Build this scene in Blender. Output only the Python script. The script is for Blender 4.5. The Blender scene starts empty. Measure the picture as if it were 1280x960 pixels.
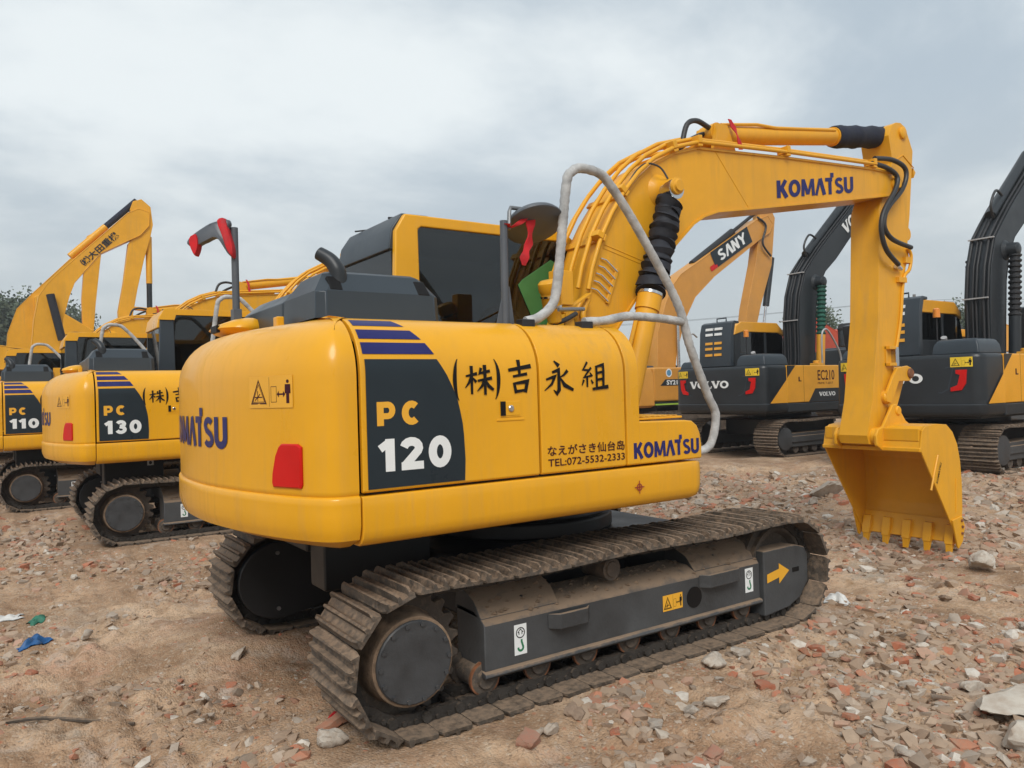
import bpy, bmesh, math, random
import numpy as np
from mathutils import Vector, Matrix
random.seed(7); RNG = np.random.default_rng(7)
SC = bpy.context.scene
COL = SC.collection
R = math.radians

# ------------------------------------------------------------------ camera
CAM_POS = Vector((-2.940, -4.262, 1.556))
yaw, pitch, roll = R(55.693), R(0.575), R(-1.632)
vd = Vector((math.cos(yaw)*math.cos(pitch), math.sin(yaw)*math.cos(pitch), math.sin(pitch)))
rd = Vector((math.sin(yaw), -math.cos(yaw), 0)); ud = rd.cross(vd)
r2 = math.cos(roll)*rd + math.sin(roll)*ud; u2 = -math.sin(roll)*rd + math.cos(roll)*ud
cd = bpy.data.cameras.new('camera'); co = bpy.data.objects.new('camera', cd); COL.objects.link(co)
cd.sensor_fit = 'HORIZONTAL'; cd.sensor_width = 36; cd.lens = 36*954/1280
cd.clip_start = .05; cd.clip_end = 3000
co.matrix_world = Matrix(((r2.x, u2.x, -vd.x, CAM_POS.x), (r2.y, u2.y, -vd.y, CAM_POS.y), (r2.z, u2.z, -vd.z, CAM_POS.z), (0, 0, 0, 1)))
SC.camera = co

# ------------------------------------------------------------------ sky, sun, exposure
SUN_EL, SUN_AZ = R(46), R(232)        # azimuth measured from +X towards +Y, where the sun stands
W = bpy.data.worlds.new('World'); SC.world = W; W.use_nodes = True
nt = W.node_tree; nt.nodes.clear()
def wn(t, **k):
    n = nt.nodes.new(t)
    for a, b in k.items(): setattr(n, a, b)
    return n
out = wn('ShaderNodeOutputWorld'); sky = wn('ShaderNodeTexSky', sky_type='NISHITA', sun_disc=False)
sky.sun_elevation = SUN_EL; sky.sun_rotation = math.pi/2 - SUN_AZ; sky.air_density = 1.0; sky.dust_density = 3.0; sky.ozone_density = 1.0
bg1 = wn('ShaderNodeBackground'); bg1.inputs['Strength'].default_value = .06
nt.links.new(sky.outputs[0], bg1.inputs[0])
tc = wn('ShaderNodeTexCoord'); sep = wn('ShaderNodeSeparateXYZ'); nt.links.new(tc.outputs['Generated'], sep.inputs[0])
zz = wn('ShaderNodeMath', operation='MAXIMUM'); nt.links.new(sep.outputs['Z'], zz.inputs[0]); zz.inputs[1].default_value = 0.0
za = wn('ShaderNodeMath', operation='ADD'); nt.links.new(zz.outputs[0], za.inputs[0]); za.inputs[1].default_value = .22
dx = wn('ShaderNodeMath', operation='DIVIDE'); nt.links.new(sep.outputs['X'], dx.inputs[0]); nt.links.new(za.outputs[0], dx.inputs[1])
dy = wn('ShaderNodeMath', operation='DIVIDE'); nt.links.new(sep.outputs['Y'], dy.inputs[0]); nt.links.new(za.outputs[0], dy.inputs[1])
cb = wn('ShaderNodeCombineXYZ'); nt.links.new(dx.outputs[0], cb.inputs[0]); nt.links.new(dy.outputs[0], cb.inputs[1])
mp = wn('ShaderNodeMapping'); mp.inputs['Location'].default_value = (1.3, 1.91, 0); mp.inputs['Scale'].default_value = (.8, 1.05, 1)
nt.links.new(cb.outputs[0], mp.inputs[0])
n1 = wn('ShaderNodeTexNoise'); n1.inputs['Scale'].default_value = .9; n1.inputs['Detail'].default_value = 7; n1.inputs['Roughness'].default_value = .58
n1.inputs['Distortion'].default_value = .25
nt.links.new(mp.outputs[0], n1.inputs['Vector'])
rp = wn('ShaderNodeValToRGB'); rp.color_ramp.elements[0].position = .39; rp.color_ramp.elements[1].position = .65
rp.color_ramp.elements[0].color = (.325, .380, .428, 1); rp.color_ramp.elements[1].color = (.575, .612, .622, 1)
rp.color_ramp.interpolation = 'EASE'
nt.links.new(n1.outputs['Fac'], rp.inputs[0])
# near the horizon the veil evens out to one pale grey
hz = wn('ShaderNodeMapRange'); hz.inputs['From Min'].default_value = .02; hz.inputs['From Max'].default_value = .32
nt.links.new(zz.outputs[0], hz.inputs['Value'])
mxh = wn('ShaderNodeMix', data_type='RGBA'); nt.links.new(hz.outputs[0], mxh.inputs['Factor'])
mxh.inputs['A'].default_value = (.385, .416, .425, 1); nt.links.new(rp.outputs[0], mxh.inputs['B'])
bg2 = wn('ShaderNodeBackground'); bg2.inputs['Strength'].default_value = 1.0; nt.links.new(mxh.outputs['Result'], bg2.inputs[0])
mxs = wn('ShaderNodeMixShader'); mxs.inputs[0].default_value = .92
nt.links.new(bg1.outputs[0], mxs.inputs[1]); nt.links.new(bg2.outputs[0], mxs.inputs[2]); nt.links.new(mxs.outputs[0], out.inputs[0])
sl = bpy.data.lights.new('sun', 'SUN'); sl.energy = 1.5; sl.angle = R(28); sl.color = (1, .965, .91)
so = bpy.data.objects.new('sun', sl); COL.objects.link(so)
sdir = Vector((math.cos(SUN_AZ)*math.cos(SUN_EL), math.sin(SUN_AZ)*math.cos(SUN_EL), math.sin(SUN_EL)))
so.rotation_euler = (-sdir).to_track_quat('-Z', 'Y').to_euler(); so.location = (-10, -10, 20)
SC.view_settings.view_transform = 'Standard'; SC.view_settings.look = 'None'
SC.view_settings.exposure = 0.67; SC.view_settings.gamma = 1.0; SC.view_settings.use_curve_mapping = False

# ------------------------------------------------------------------ materials
def nodes_of(name):
    m = bpy.data.materials.new(name); m.use_nodes = True
    return m, m.node_tree, m.node_tree.nodes['Principled BSDF']
def mk(nt, t, ins=None, **k):
    n = nt.nodes.new(t)
    for a, b in k.items(): setattr(n, a, b)
    for a, b in (ins or {}).items():
        if hasattr(b, 'is_linked') or isinstance(b, bpy.types.NodeSocket): nt.links.new(b, n.inputs[a])
        else: n.inputs[a].default_value = b
    return n
def c4(c): return (c[0], c[1], c[2], 1)
def paint(name, col, rough=.38, metal=0, coat=0.0, var=.12, vscale=2.5, dust=None, dust_amt=0.0, dust_up=.35, bump=0.0, bscale=60, rvar=.12, rnd=False, spec=.5, streak=0.0):
    m, nt, p = nodes_of(name)
    tc = mk(nt, 'ShaderNodeTexCoord'); vec = tc.outputs['Object']
    if rnd:
        oi = mk(nt, 'ShaderNodeObjectInfo')
        sc = mk(nt, 'ShaderNodeVectorMath', {0: vec}, operation='ADD')
        mu = mk(nt, 'ShaderNodeMath', {0: oi.outputs['Random'], 1: 50.0}, operation='MULTIPLY')
        nt.links.new(mu.outputs[0], sc.inputs[1]); vec = sc.outputs[0]
    n = mk(nt, 'ShaderNodeTexNoise', {'Vector': vec, 'Scale': vscale, 'Detail': 6.0, 'Roughness': .6})
    dk = tuple(x*(1-var*1.6) for x in col); lt = tuple(min(1, x*(1+var*.8)) for x in col)
    mr = mk(nt, 'ShaderNodeMapRange', {'Value': n.outputs['Fac'], 'From Min': .3, 'From Max': .7})
    mx = mk(nt, 'ShaderNodeMix', {'Factor': mr.outputs[0], 'A': c4(dk), 'B': c4(lt)}, data_type='RGBA')
    colr = mx.outputs['Result']; rr = mk(nt, 'ShaderNodeMapRange', {'Value': n.outputs['Fac'], 'From Min': .3, 'From Max': .7, 'To Min': rough-rvar, 'To Max': rough+rvar}).outputs[0]
    if dust is not None:
        g = mk(nt, 'ShaderNodeNewGeometry'); sp = mk(nt, 'ShaderNodeSeparateXYZ', {0: g.outputs['Normal']})
        n2 = mk(nt, 'ShaderNodeTexNoise', {'Vector': vec, 'Scale': vscale*3.1, 'Detail': 8.0, 'Roughness': .7})
        up = mk(nt, 'ShaderNodeMapRange', {'Value': sp.outputs['Z'], 'From Min': -.1, 'From Max': .8, 'To Min': 0.0, 'To Max': dust_up})
        a = mk(nt, 'ShaderNodeMath', {0: n2.outputs['Fac'], 1: up.outputs[0]}, operation='ADD')
        f = mk(nt, 'ShaderNodeMapRange', {'Value': a.outputs[0], 'From Min': .78-dust_amt, 'From Max': 1.08-dust_amt})
        mx2 = mk(nt, 'ShaderNodeMix', {'Factor': f.outputs[0], 'A': colr, 'B': c4(dust)}, data_type='RGBA'); colr = mx2.outputs['Result']
        rm = mk(nt, 'ShaderNodeMix', {'Factor': f.outputs[0], 'A': rr, 'B': .95}, data_type='FLOAT'); rr = rm.outputs['Result']
    if streak:
        mpn = mk(nt, 'ShaderNodeMapping', {'Vector': vec, 'Scale': (16.0, 16.0, 1.1)}); n3 = mk(nt, 'ShaderNodeTexNoise', {'Vector': mpn.outputs[0], 'Scale': 1.0, 'Detail': 7.0, 'Roughness': .65})
        n4 = mk(nt, 'ShaderNodeTexNoise', {'Vector': vec, 'Scale': 1.1, 'Detail': 3.0}); fm = mk(nt, 'ShaderNodeMath', {0: mk(nt, 'ShaderNodeMapRange', {'Value': n3.outputs['Fac'], 'From Min': .48, 'From Max': .78, 'To Max': streak}).outputs[0], 1: mk(nt, 'ShaderNodeMapRange', {'Value': n4.outputs['Fac'], 'From Min': .35, 'From Max': .65}).outputs[0]}, operation='MULTIPLY')
        n5 = mk(nt, 'ShaderNodeTexNoise', {'Vector': vec, 'Scale': 38.0, 'Detail': 4.0, 'Roughness': .7}); f5 = mk(nt, 'ShaderNodeMapRange', {'Value': n5.outputs['Fac'], 'From Min': .70, 'From Max': .76, 'To Max': streak*.8})
        fs = mk(nt, 'ShaderNodeMath', {0: fm.outputs[0], 1: f5.outputs[0]}, operation='MAXIMUM')
        colr = mk(nt, 'ShaderNodeMix', {'Factor': fs.outputs[0], 'A': colr, 'B': (.33, .23, .12, 1)}, data_type='RGBA').outputs['Result']; rr = mk(nt, 'ShaderNodeMath', {0: rr, 1: fs.outputs[0]}, operation='ADD').outputs[0]
    nt.links.new(colr, p.inputs['Base Color']); nt.links.new(rr, p.inputs['Roughness'])
    p.inputs['Metallic'].default_value = metal; p.inputs['Coat Weight'].default_value = coat; p.inputs['Coat Roughness'].default_value = .12; p.inputs['Specular IOR Level'].default_value = spec
    if bump:
        nb = mk(nt, 'ShaderNodeTexNoise', {'Vector': vec, 'Scale': bscale, 'Detail': 6.0, 'Roughness': .65})
        b = mk(nt, 'ShaderNodeBump', {'Height': nb.outputs['Fac'], 'Strength': bump, 'Distance': .010}); nt.links.new(b.outputs[0], p.inputs['Normal'])
    return m
DUST = (.26, .185, .125)
M = {}
M['yellow'] = paint('yellow_paint', (.78, .375, .012), .36, coat=.22, spec=.3, streak=.34, var=.05, vscale=1.6, dust=(.50, .33, .12), dust_amt=-.12, dust_up=.2, bump=.03, bscale=9)
M['yellow_worn'] = paint('yellow_paint_boom', (.76, .365, .016), .42, coat=.10, spec=.3, streak=.42, var=.07, vscale=2.2, dust=(.46, .30, .12), dust_amt=-.05, dust_up=.2, bump=.04, bscale=14)
M['orange'] = paint('orange_paint', (.60, .27, .04), .4, coat=.1, var=.1, vscale=1.2, dust=(.40, .24, .1), dust_amt=0, dust_up=.2)
M['volvo_yellow'] = paint('amber_paint', (.78, .36, .025), .4, coat=.1, var=.07, dust=(.45, .3, .12), dust_amt=-.05, dust_up=.2)
M['grey'] = paint('dark_grey_paint', (.034, .045, .056), .42, coat=.03, var=.15, vscale=1.4, dust=(.13, .125, .115), dust_amt=-.10, dust_up=.22, spec=.4, bump=.03, bscale=20)
M['charcoal'] = paint('charcoal_paint', (.021, .025, .029), .42, coat=.03, var=.15, vscale=1.4, dust=(.12, .11, .10), dust_amt=-.08, dust_up=.2, spec=.4)
M['decal_dark'] = paint('dark_decal', (.022, .031, .038), .34, spec=.18, var=.08)
M['navy'] = paint('navy_decal', (.024, .026, .125), .35, spec=.18, var=.08)
M['ink'] = paint('black_ink', (.009, .008, .008), .5, spec=.18, var=.1)
M['markred'] = paint('red_mark', (.30, .03, .02), .5, var=.1)
M['maroon'] = paint('maroon_ink', (.05, .008, .016), .5, spec=.18, var=.1)
M['white'] = paint('white_decal', (.78, .80, .79), .4, var=.04)
M['gold'] = paint('gold_decal', (.80, .40, .03), .4, var=.04)
M['red'] = paint('red_lens', (.60, .008, .006), .35, var=.1, spec=.3)
M['ribbon'] = paint('red_cloth', (.55, .012, .018), .8, var=.2, vscale=12)
M['sticker_y'] = paint('yellow_sticker', (.80, .55, .03), .4, var=.05)
M['green'] = paint('green_sheet', (.06, .20, .05), .6, var=.2)
M['hookgreen'] = paint('green_ink', (.02, .18, .08), .5, var=.1)
M['black'] = paint('black_paint', (.012, .012, .013), .5, var=.2, dust=DUST, dust_amt=-.06, dust_up=.2)
M['rubber'] = paint('black_rubber', (.018, .018, .020), .55, var=.2, bump=.1, bscale=40)
M['hose'] = paint('hose_rubber', (.03, .03, .031), .5, var=.2)
M['bellows'] = paint('bellows_cloth', (.016, .018, .026), .75, var=.3, vscale=8, bump=.2, bscale=50)
M['wrapcloth'] = paint('dark_wrap', (.014, .018, .035), .85, var=.3, vscale=9, bump=.4, bscale=30)
M['foam'] = paint('grey_wrap', (.46, .46, .45), .9, var=.25, vscale=16, dust=(.3, .25, .2), dust_amt=-.1, dust_up=.1, bump=.4, bscale=70)
M['chrome'] = paint('chrome', (.62, .62, .62), .22, metal=1, var=.1)
M['steel'] = paint('steel', (.30, .30, .30), .42, metal=.8, var=.2)
M['shoe'] = paint('track_steel', (.105, .085, .067), .60, metal=.2, var=.4, vscale=9, dust=(.285, .200, .135), dust_amt=.29, dust_up=.2, bump=.55, bscale=55, rnd=True)
M['link'] = paint('link_steel', (.045, .038, .032), .7, metal=.2, var=.3, vscale=12, dust=(.15, .108, .076), dust_amt=.16, dust_up=.2, bump=.5, bscale=60, rnd=True)
M['uc'] = paint('undercarriage_paint', (.058, .060, .062), .55, var=.28, vscale=3, dust=(.235, .165, .11), dust_amt=-.04, dust_up=.66, bump=.25, bscale=40)
M['uc_dirt'] = paint('undercarriage_dirty', (.085, .068, .054), .8, var=.3, vscale=6, dust=(.235, .165, .11), dust_amt=.24, dust_up=.2, bump=.6, bscale=45)
M['soil'] = paint('caked_soil', (.26, .175, .112), .95, var=.35, vscale=14, bump=.5, bscale=90)
M['hub'] = paint('hub_paint', (.05, .052, .055), .5, var=.2, vscale=6, dust=(.2, .14, .1), dust_amt=-.04, dust_up=.3, bump=.2, bscale=40)
M['rust'] = paint('rusty_rim', (.22, .085, .035), .7, var=.4, vscale=20, bump=.3)
M['greenbellows'] = paint('green_bellows', (.012, .09, .06), .7, var=.2)
M['mirrorback'] = paint('mirror_back', (.085, .095, .11), .45, var=.1)
M['amber'] = paint('amber_lens', (.75, .25, .03), .3, var=.05)
M['silverpaint'] = paint('silver_paint', (.45, .44, .43), .5, var=.15, metal=.3)
M['redorange'] = paint('red_orange_paint', (.50, .06, .02), .5, var=.15, vscale=2)
M['seat'] = paint('seat_cloth', (.02, .02, .022), .85, var=.2)
M['lime'] = paint('lime_line', (.35, .55, .06), .5, var=.1)
M['bluedot'] = paint('blue_print', (.10, .28, .45), .5, var=.1)
M['pole'] = paint('concrete_pole', (.16, .16, .155), .9, var=.1)
M['bluecloth'] = paint('blue_plastic', (.015, .10, .28), .5, var=.3, vscale=14)
M['greencloth'] = paint('green_plastic', (.02, .14, .085), .5, var=.3, vscale=14)
M['paper'] = paint('white_litter', (.62, .61, .58), .8, var=.15, vscale=14)
def glass_mat(name, tint, gl=.85):
    m = bpy.data.materials.new(name); m.use_nodes = True; nt = m.node_tree; nt.nodes.clear()
    o = mk(nt, 'ShaderNodeOutputMaterial'); t = mk(nt, 'ShaderNodeBsdfTransparent', {'Color': c4(tint)}); g = mk(nt, 'ShaderNodeBsdfGlossy', {'Color': (gl, gl, gl, 1), 'Roughness': .03})
    fr = mk(nt, 'ShaderNodeFresnel', {'IOR': 1.55}); ad = mk(nt, 'ShaderNodeMath', {0: fr.outputs[0], 1: .035}, operation='ADD')
    x = mk(nt, 'ShaderNodeMixShader', {0: ad.outputs[0], 1: t.outputs[0], 2: g.outputs[0]}); nt.links.new(x.outputs[0], o.inputs[0])
    return m
M['glass'] = glass_mat('tinted_glass', (.15, .23, .26), .75)

# ------------------------------------------------------------------ mesh helpers
class MB:
    def __init__(s): s.V = []; s.F = []; s.I = []
    def add(s, V, F, mi=0):
        o = len(s.V); s.V += [tuple(v) for v in V]; s.F += [tuple(i+o for i in f) for f in F]; s.I += [mi]*len(F); return s
    def box(s, lo, hi, mi=0):
        x0, y0, z0 = lo; x1, y1, z1 = hi
        return s.add([(x0,y0,z0),(x1,y0,z0),(x1,y1,z0),(x0,y1,z0),(x0,y0,z1),(x1,y0,z1),(x1,y1,z1),(x0,y1,z1)],
              [(0,3,2,1),(4,5,6,7),(0,1,5,4),(1,2,6,5),(2,3,7,6),(3,0,4,7)], mi)
    def obox(s, p0, p1, w, h, up=(0,0,1), mi=0):      # box along p0-p1, width w (side), height h (up)
        a, b = Vector(p0), Vector(p1); d = (b-a).normalized(); sd = d.cross(Vector(up))
        if sd.length < 1e-4: sd = d.cross(Vector((0,1,0)))
        sd.normalize(); up = sd.cross(d); V = []
        for p in (a, b):
            for i, j in ((-1,-1),(1,-1),(1,1),(-1,1)): V.append(p + sd*(w/2*i) + up*(h/2*j))
        return s.add(V, [(3,2,1,0),(4,5,6,7),(0,1,5,4),(1,2,6,5),(2,3,7,6),(3,0,4,7)], mi)
    def prism(s, pts, ax, a, b, mi=0):
        n = len(pts); mpf = {'x': lambda p, t: (t, p[0], p[1]), 'y': lambda p, t: (p[0], t, p[1]), 'z': lambda p, t: (p[0], p[1], t)}[ax]
        V = [mpf(p, a) for p in pts] + [mpf(p, b) for p in pts]
        F = [tuple(range(n)), tuple(range(2*n-1, n-1, -1))] + [(i, i+n, (i+1) % n+n, (i+1) % n) for i in range(n)]
        return s.add(V, F, mi)
    def tube(s, path, r, n=10, caps=True, mi=0):
        P = [Vector(p) for p in path]; k = len(P); rs = r if isinstance(r, (list, tuple)) else [r]*k
        T = [(P[min(i+1, k-1)]-P[max(i-1, 0)]).normalized() for i in range(k)]
        up = Vector((0,0,1)) if abs(T[0].z) < .9 else Vector((1,0,0))
        N = (up - T[0]*up.dot(T[0])).normalized(); V = []
        for i in range(k):
            N = (N - T[i]*N.dot(T[i])).normalized(); B = T[i].cross(N)
            for j in range(n):
                a = 2*math.pi*j/n; V.append(P[i] + (N*math.cos(a)+B*math.sin(a))*rs[i])
        F = [(i*n+j, i*n+(j+1) % n, (i+1)*n+(j+1) % n, (i+1)*n+j) for i in range(k-1) for j in range(n)]
        if caps: F += [tuple(range(n-1, -1, -1)), tuple(range((k-1)*n, k*n))]
        return s.add(V, F, mi)
    def cyl(s, p0, p1, r0, r1=None, n=20, mi=0): return s.tube([p0, p1], [r0, r0 if r1 is None else r1], n, True, mi)
    def rings(s, rows, closed=True, cap=True, mi=0):
        n = len(rows[0]); V = [p for r_ in rows for p in r_]; m = n if closed else n-1
        F = [(i*n+j, i*n+(j+1) % n, (i+1)*n+(j+1) % n, (i+1)*n+j) for i in range(len(rows)-1) for j in range(m)]
        if cap: F += [tuple(range(n-1, -1, -1)), tuple(range((len(rows)-1)*n, len(rows)*n))]
        return s.add(V, F, mi)
    def lathe(s, c, axis, prof, n=28, mi=0):       # prof = [(t along axis, radius)]
        c = Vector(c); A = Vector(axis).normalized(); N = Vector((0,0,1)) if abs(A.z) < .9 else Vector((1,0,0)); N = (N-A*N.dot(A)).normalized(); B = A.cross(N)
        rows = [[c + A*t + (N*math.cos(2*math.pi*j/n)+B*math.sin(2*math.pi*j/n))*r_ for j in range(n)] for t, r_ in prof]
        return s.rings(rows, True, True, mi)
    def mesh(s, name, mats, smooth=35):
        me = bpy.data.meshes.new(name); me.from_pydata(s.V, [], s.F)
        for m_ in (mats if isinstance(mats, (list, tuple)) else [mats]): me.materials.append(M[m_] if isinstance(m_, str) else m_)
        me.polygons.foreach_set('material_index', s.I)
        bm = bmesh.new(); bm.from_mesh(me); bmesh.ops.recalc_face_normals(bm, faces=bm.faces); bm.to_mesh(me); bm.free()
        if smooth:
            me.polygons.foreach_set('use_smooth', [True]*len(me.polygons)); me.set_sharp_from_angle(angle=R(smooth))
        me.update(); return me
def link(name, me, parent=None):
    o = bpy.data.objects.new(name, me); COL.objects.link(o)
    if parent: o.parent = parent
    return o
def part(name, mb, mats, parent=None, bevel=0, smooth=35, seg=2, label=None):
    o = link(name, mb.mesh(name, mats, smooth), parent)
    if bevel:
        b = o.modifiers.new('bevel', 'BEVEL'); b.width = bevel; b.segments = seg; b.limit_method = 'ANGLE'; b.angle_limit = R(40); b.harden_normals = True
    if label: o['label'] = label
    return o
def thing(name, label, cat, loc=(0,0,0), rz=0, group=None):
    o = bpy.data.objects.new(name, None); COL.objects.link(o); o.location = loc; o.rotation_euler.z = rz
    o.empty_display_size = .3; o['label'] = label; o['category'] = cat
    if group: o['group'] = group
    return o
def tag(o, label=None, cat=None, group=None, kind=None):
    for k, v in (('label', label), ('category', cat), ('group', group), ('kind', kind)):
        if v: o[k] = v
    return o
KIDS = {}
def copy_tree(o, parent=None, skip=()):
    c = o.copy(); COL.objects.link(c)
    if parent: c.parent = parent
    for ch in list(o.children):
        if ch.name.split('.')[0] in skip: continue
        copy_tree(ch, c, skip)
    return c
def offset(poly, d):
    n = len(poly); A = sum(poly[i][0]*poly[(i+1) % n][1]-poly[(i+1) % n][0]*poly[i][1] for i in range(n)); sg = 1 if A > 0 else -1; o = []
    for i in range(n):
        p0, p1, p2 = (Vector(poly[(i-1) % n]), Vector(poly[i]), Vector(poly[(i+1) % n]))
        a = (p1-p0).normalized(); b = (p2-p1).normalized(); na = Vector((a.y, -a.x))*sg; nb = Vector((b.y, -b.x))*sg
        m_ = (na+nb); m_ = m_.normalized() if m_.length > 1e-5 else na; k = max(.45, m_.dot(na)); o.append(tuple(p1 + m_*(d/k)))
    return o
def flanged(mb, poly, y0, y1, t=.014, lip=.012):
    mb.prism(poly, 'y', y0, y1); outer = offset(poly, t); inner = offset(poly, -t*.3); n = len(poly)
    rows = [[(p[0], y0-lip, p[1]) for p in inner], [(p[0], y0-lip, p[1]) for p in outer], [(p[0], y1+lip, p[1]) for p in outer], [(p[0], y1+lip, p[1]) for p in inner]]
    V = [p for r_ in rows for p in r_]; F = [(i*n+j, i*n+(j+1) % n, ((i+1) % 4)*n+(j+1) % n, ((i+1) % 4)*n+j) for i in range(4) for j in range(n)]
    return mb.add(V, F)
def smooth_path(pts, k=6, closed=False):
    P = [Vector(p) for p in pts]; n = len(P); o = []
    for i in range(n if closed else n-1):
        g = (lambda j: P[j % n]) if closed else (lambda j: P[max(0, min(n-1, j))])
        a, b, c_, d = g(i-1), g(i), g(i+1), g(i+2)
        for t in range(k):
            u = t/k; o.append(.5*((2*b)+(c_-a)*u+(2*a-5*b+4*c_-d)*u*u+(3*b-a-3*c_+d)*u**3))
    if not closed: o.append(P[-1])
    return o
def interp(xs, ys, x):
    return float(np.interp(x, xs, ys))

# ------------------------------------------------------------------ lettering
def stroke(pts, w, k=4, closed=False):
    """2-D polyline with width(s) -> (verts, faces); flat ends, mitred corners"""
    P = [Vector((p[0], p[1])) for p in pts]; ws = list(w) if isinstance(w, (list, tuple)) else [w]*len(P)
    kp = [i for i in range(len(P)) if i == 0 or (P[i]-P[i-1]).length > 1e-5]; P = [P[i] for i in kp]; ws = [ws[i] for i in kp]
    if not closed and k > 1:
        Q = []; q = []
        for i in range(len(P)-1):
            for t in range(k): Q.append(P[i].lerp(P[i+1], t/k)); q.append(ws[i]+(ws[i+1]-ws[i])*t/k)
        Q.append(P[-1]); q.append(ws[-1]); P, ws = Q, q
    n = len(P); V = []
    for i in range(n):
        a = P[i]-P[(i-1) % n] if (i > 0 or closed) else P[1]-P[0]; b = P[(i+1) % n]-P[i] if (i < n-1 or closed) else P[-1]-P[-2]
        a = a.normalized(); b = b.normalized(); na = Vector((-a.y, a.x)); nb = Vector((-b.y, b.x)); m_ = na+nb
        m_ = m_.normalized() if m_.length > 1e-5 else na; kk = max(.5, m_.dot(na)); V += [P[i]+m_*(ws[i]/2/kk), P[i]-m_*(ws[i]/2/kk)]
    F = [(2*i, 2*i+1, (2*i+3) % (2*n), (2*i+2) % (2*n)) for i in range(n if closed else n-1)]
    return [(v.x, v.y) for v in V], F
def arc(cx, cy, rx, ry, a0, a1, n=10): return [(cx+rx*math.cos(R(a0+(a1-a0)*i/n)), cy+ry*math.sin(R(a0+(a1-a0)*i/n))) for i in range(n+1)]
def G(*strokes): return list(strokes)
BW = .30
def ring(cx, cy, rx, ry, w): return (arc(cx, cy, rx, ry, 0, 345, 23), w, True)
GLYPH = {   # (strokes, advance); heavy sans of height 1
 '1': (G(([(.32,0),(.32,1)], BW), ([(.0,.70),(.24,.86)], .24)), .56),
 '2': (G((arc(.36,.68,.25,.20,170,-30,8)+[(.40,.40),(.14,.14)], .27), ([(.02,.125),(.76,.125)], .25)), .84),
 '3': (G((arc(.35,.73,.22,.17,165,-90,8)+[(.28,.56)], .25), ([(.28,.54)]+arc(.35,.30,.25,.205,88,-165,9), .25)), .82),
 '0': (G(ring(.39,.5,.255,.37,.28)), .84),
 'P': (G(([(.14,0),(.14,1)], .28), ([(.12,.87)]+arc(.45,.64,.19,.24,90,-90,8)+[(.12,.40)], .25)), .80),
 'C': (G((arc(.44,.5,.28,.37,48,312,14), .29)), .84),
 'K': (G(([(.13,0),(.13,1)], .25), ([(.22,.40),(.60,1.0)], .23), ([(.30,.60),(.64,0)], .25)), .76),
 'O': (G(ring(.40,.5,.285,.39,.23)), .82),
 'M': (G(([(.11,0),(.15,1)], .22), ([(.17,.97),(.45,.10)], .20), ([(.47,.10),(.75,.97)], .17), ([(.79,1),(.84,0)], .21)), .96),
 'A': (G(([(.06,0),(.34,.97)], .18), ([(.36,1),(.64,0)], .25)), .70),
 'T': (G(([(.0,.90),(.52,.90)], .22), ([(.34,0),(.34,1.01)], .23), ([(.50,1.02),(.50,1.30)], .24)), .66),
 'S': (G((arc(.34,.735,.21,.165,25,205,8)+[(.22,.56),(.46,.44)]+arc(.34,.265,.22,.165,25,-160,8), .20)), .68),
 'U': (G(([(.12,1),(.12,.34)]+arc(.36,.34,.24,.24,180,360,8)+[(.60,.34),(.60,1)], .23)), .74),
 'V': (G(([(.08,1),(.40,.02)], .26), ([(.42,.02),(.70,1)], .16), ([(-.06,.95),(.28,.95)], .11), ([(.54,.95),(.86,.95)], .11)), .88),
 'L': (G(([(.20,0),(.20,1)], .24), ([(.02,.06),(.66,.06)], .12), ([(.62,.06),(.66,.32)], .08), ([(.02,.95),(.40,.95)], .11)), .76),
 'o': (G((arc(.40,.5,.32,.40,0,345,23), .22, True)), .86),
 'N': (G(([(.10,0),(.10,1)], .20), ([(.10,.98),(.56,.02)], .22), ([(.56,0),(.56,1)], .20)), .72),
 'Y': (G(([(.04,1),(.34,.48)], .22), ([(.64,1),(.34,.48)], .20), ([(.34,0),(.34,.52)], .22)), .70),
}
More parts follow.
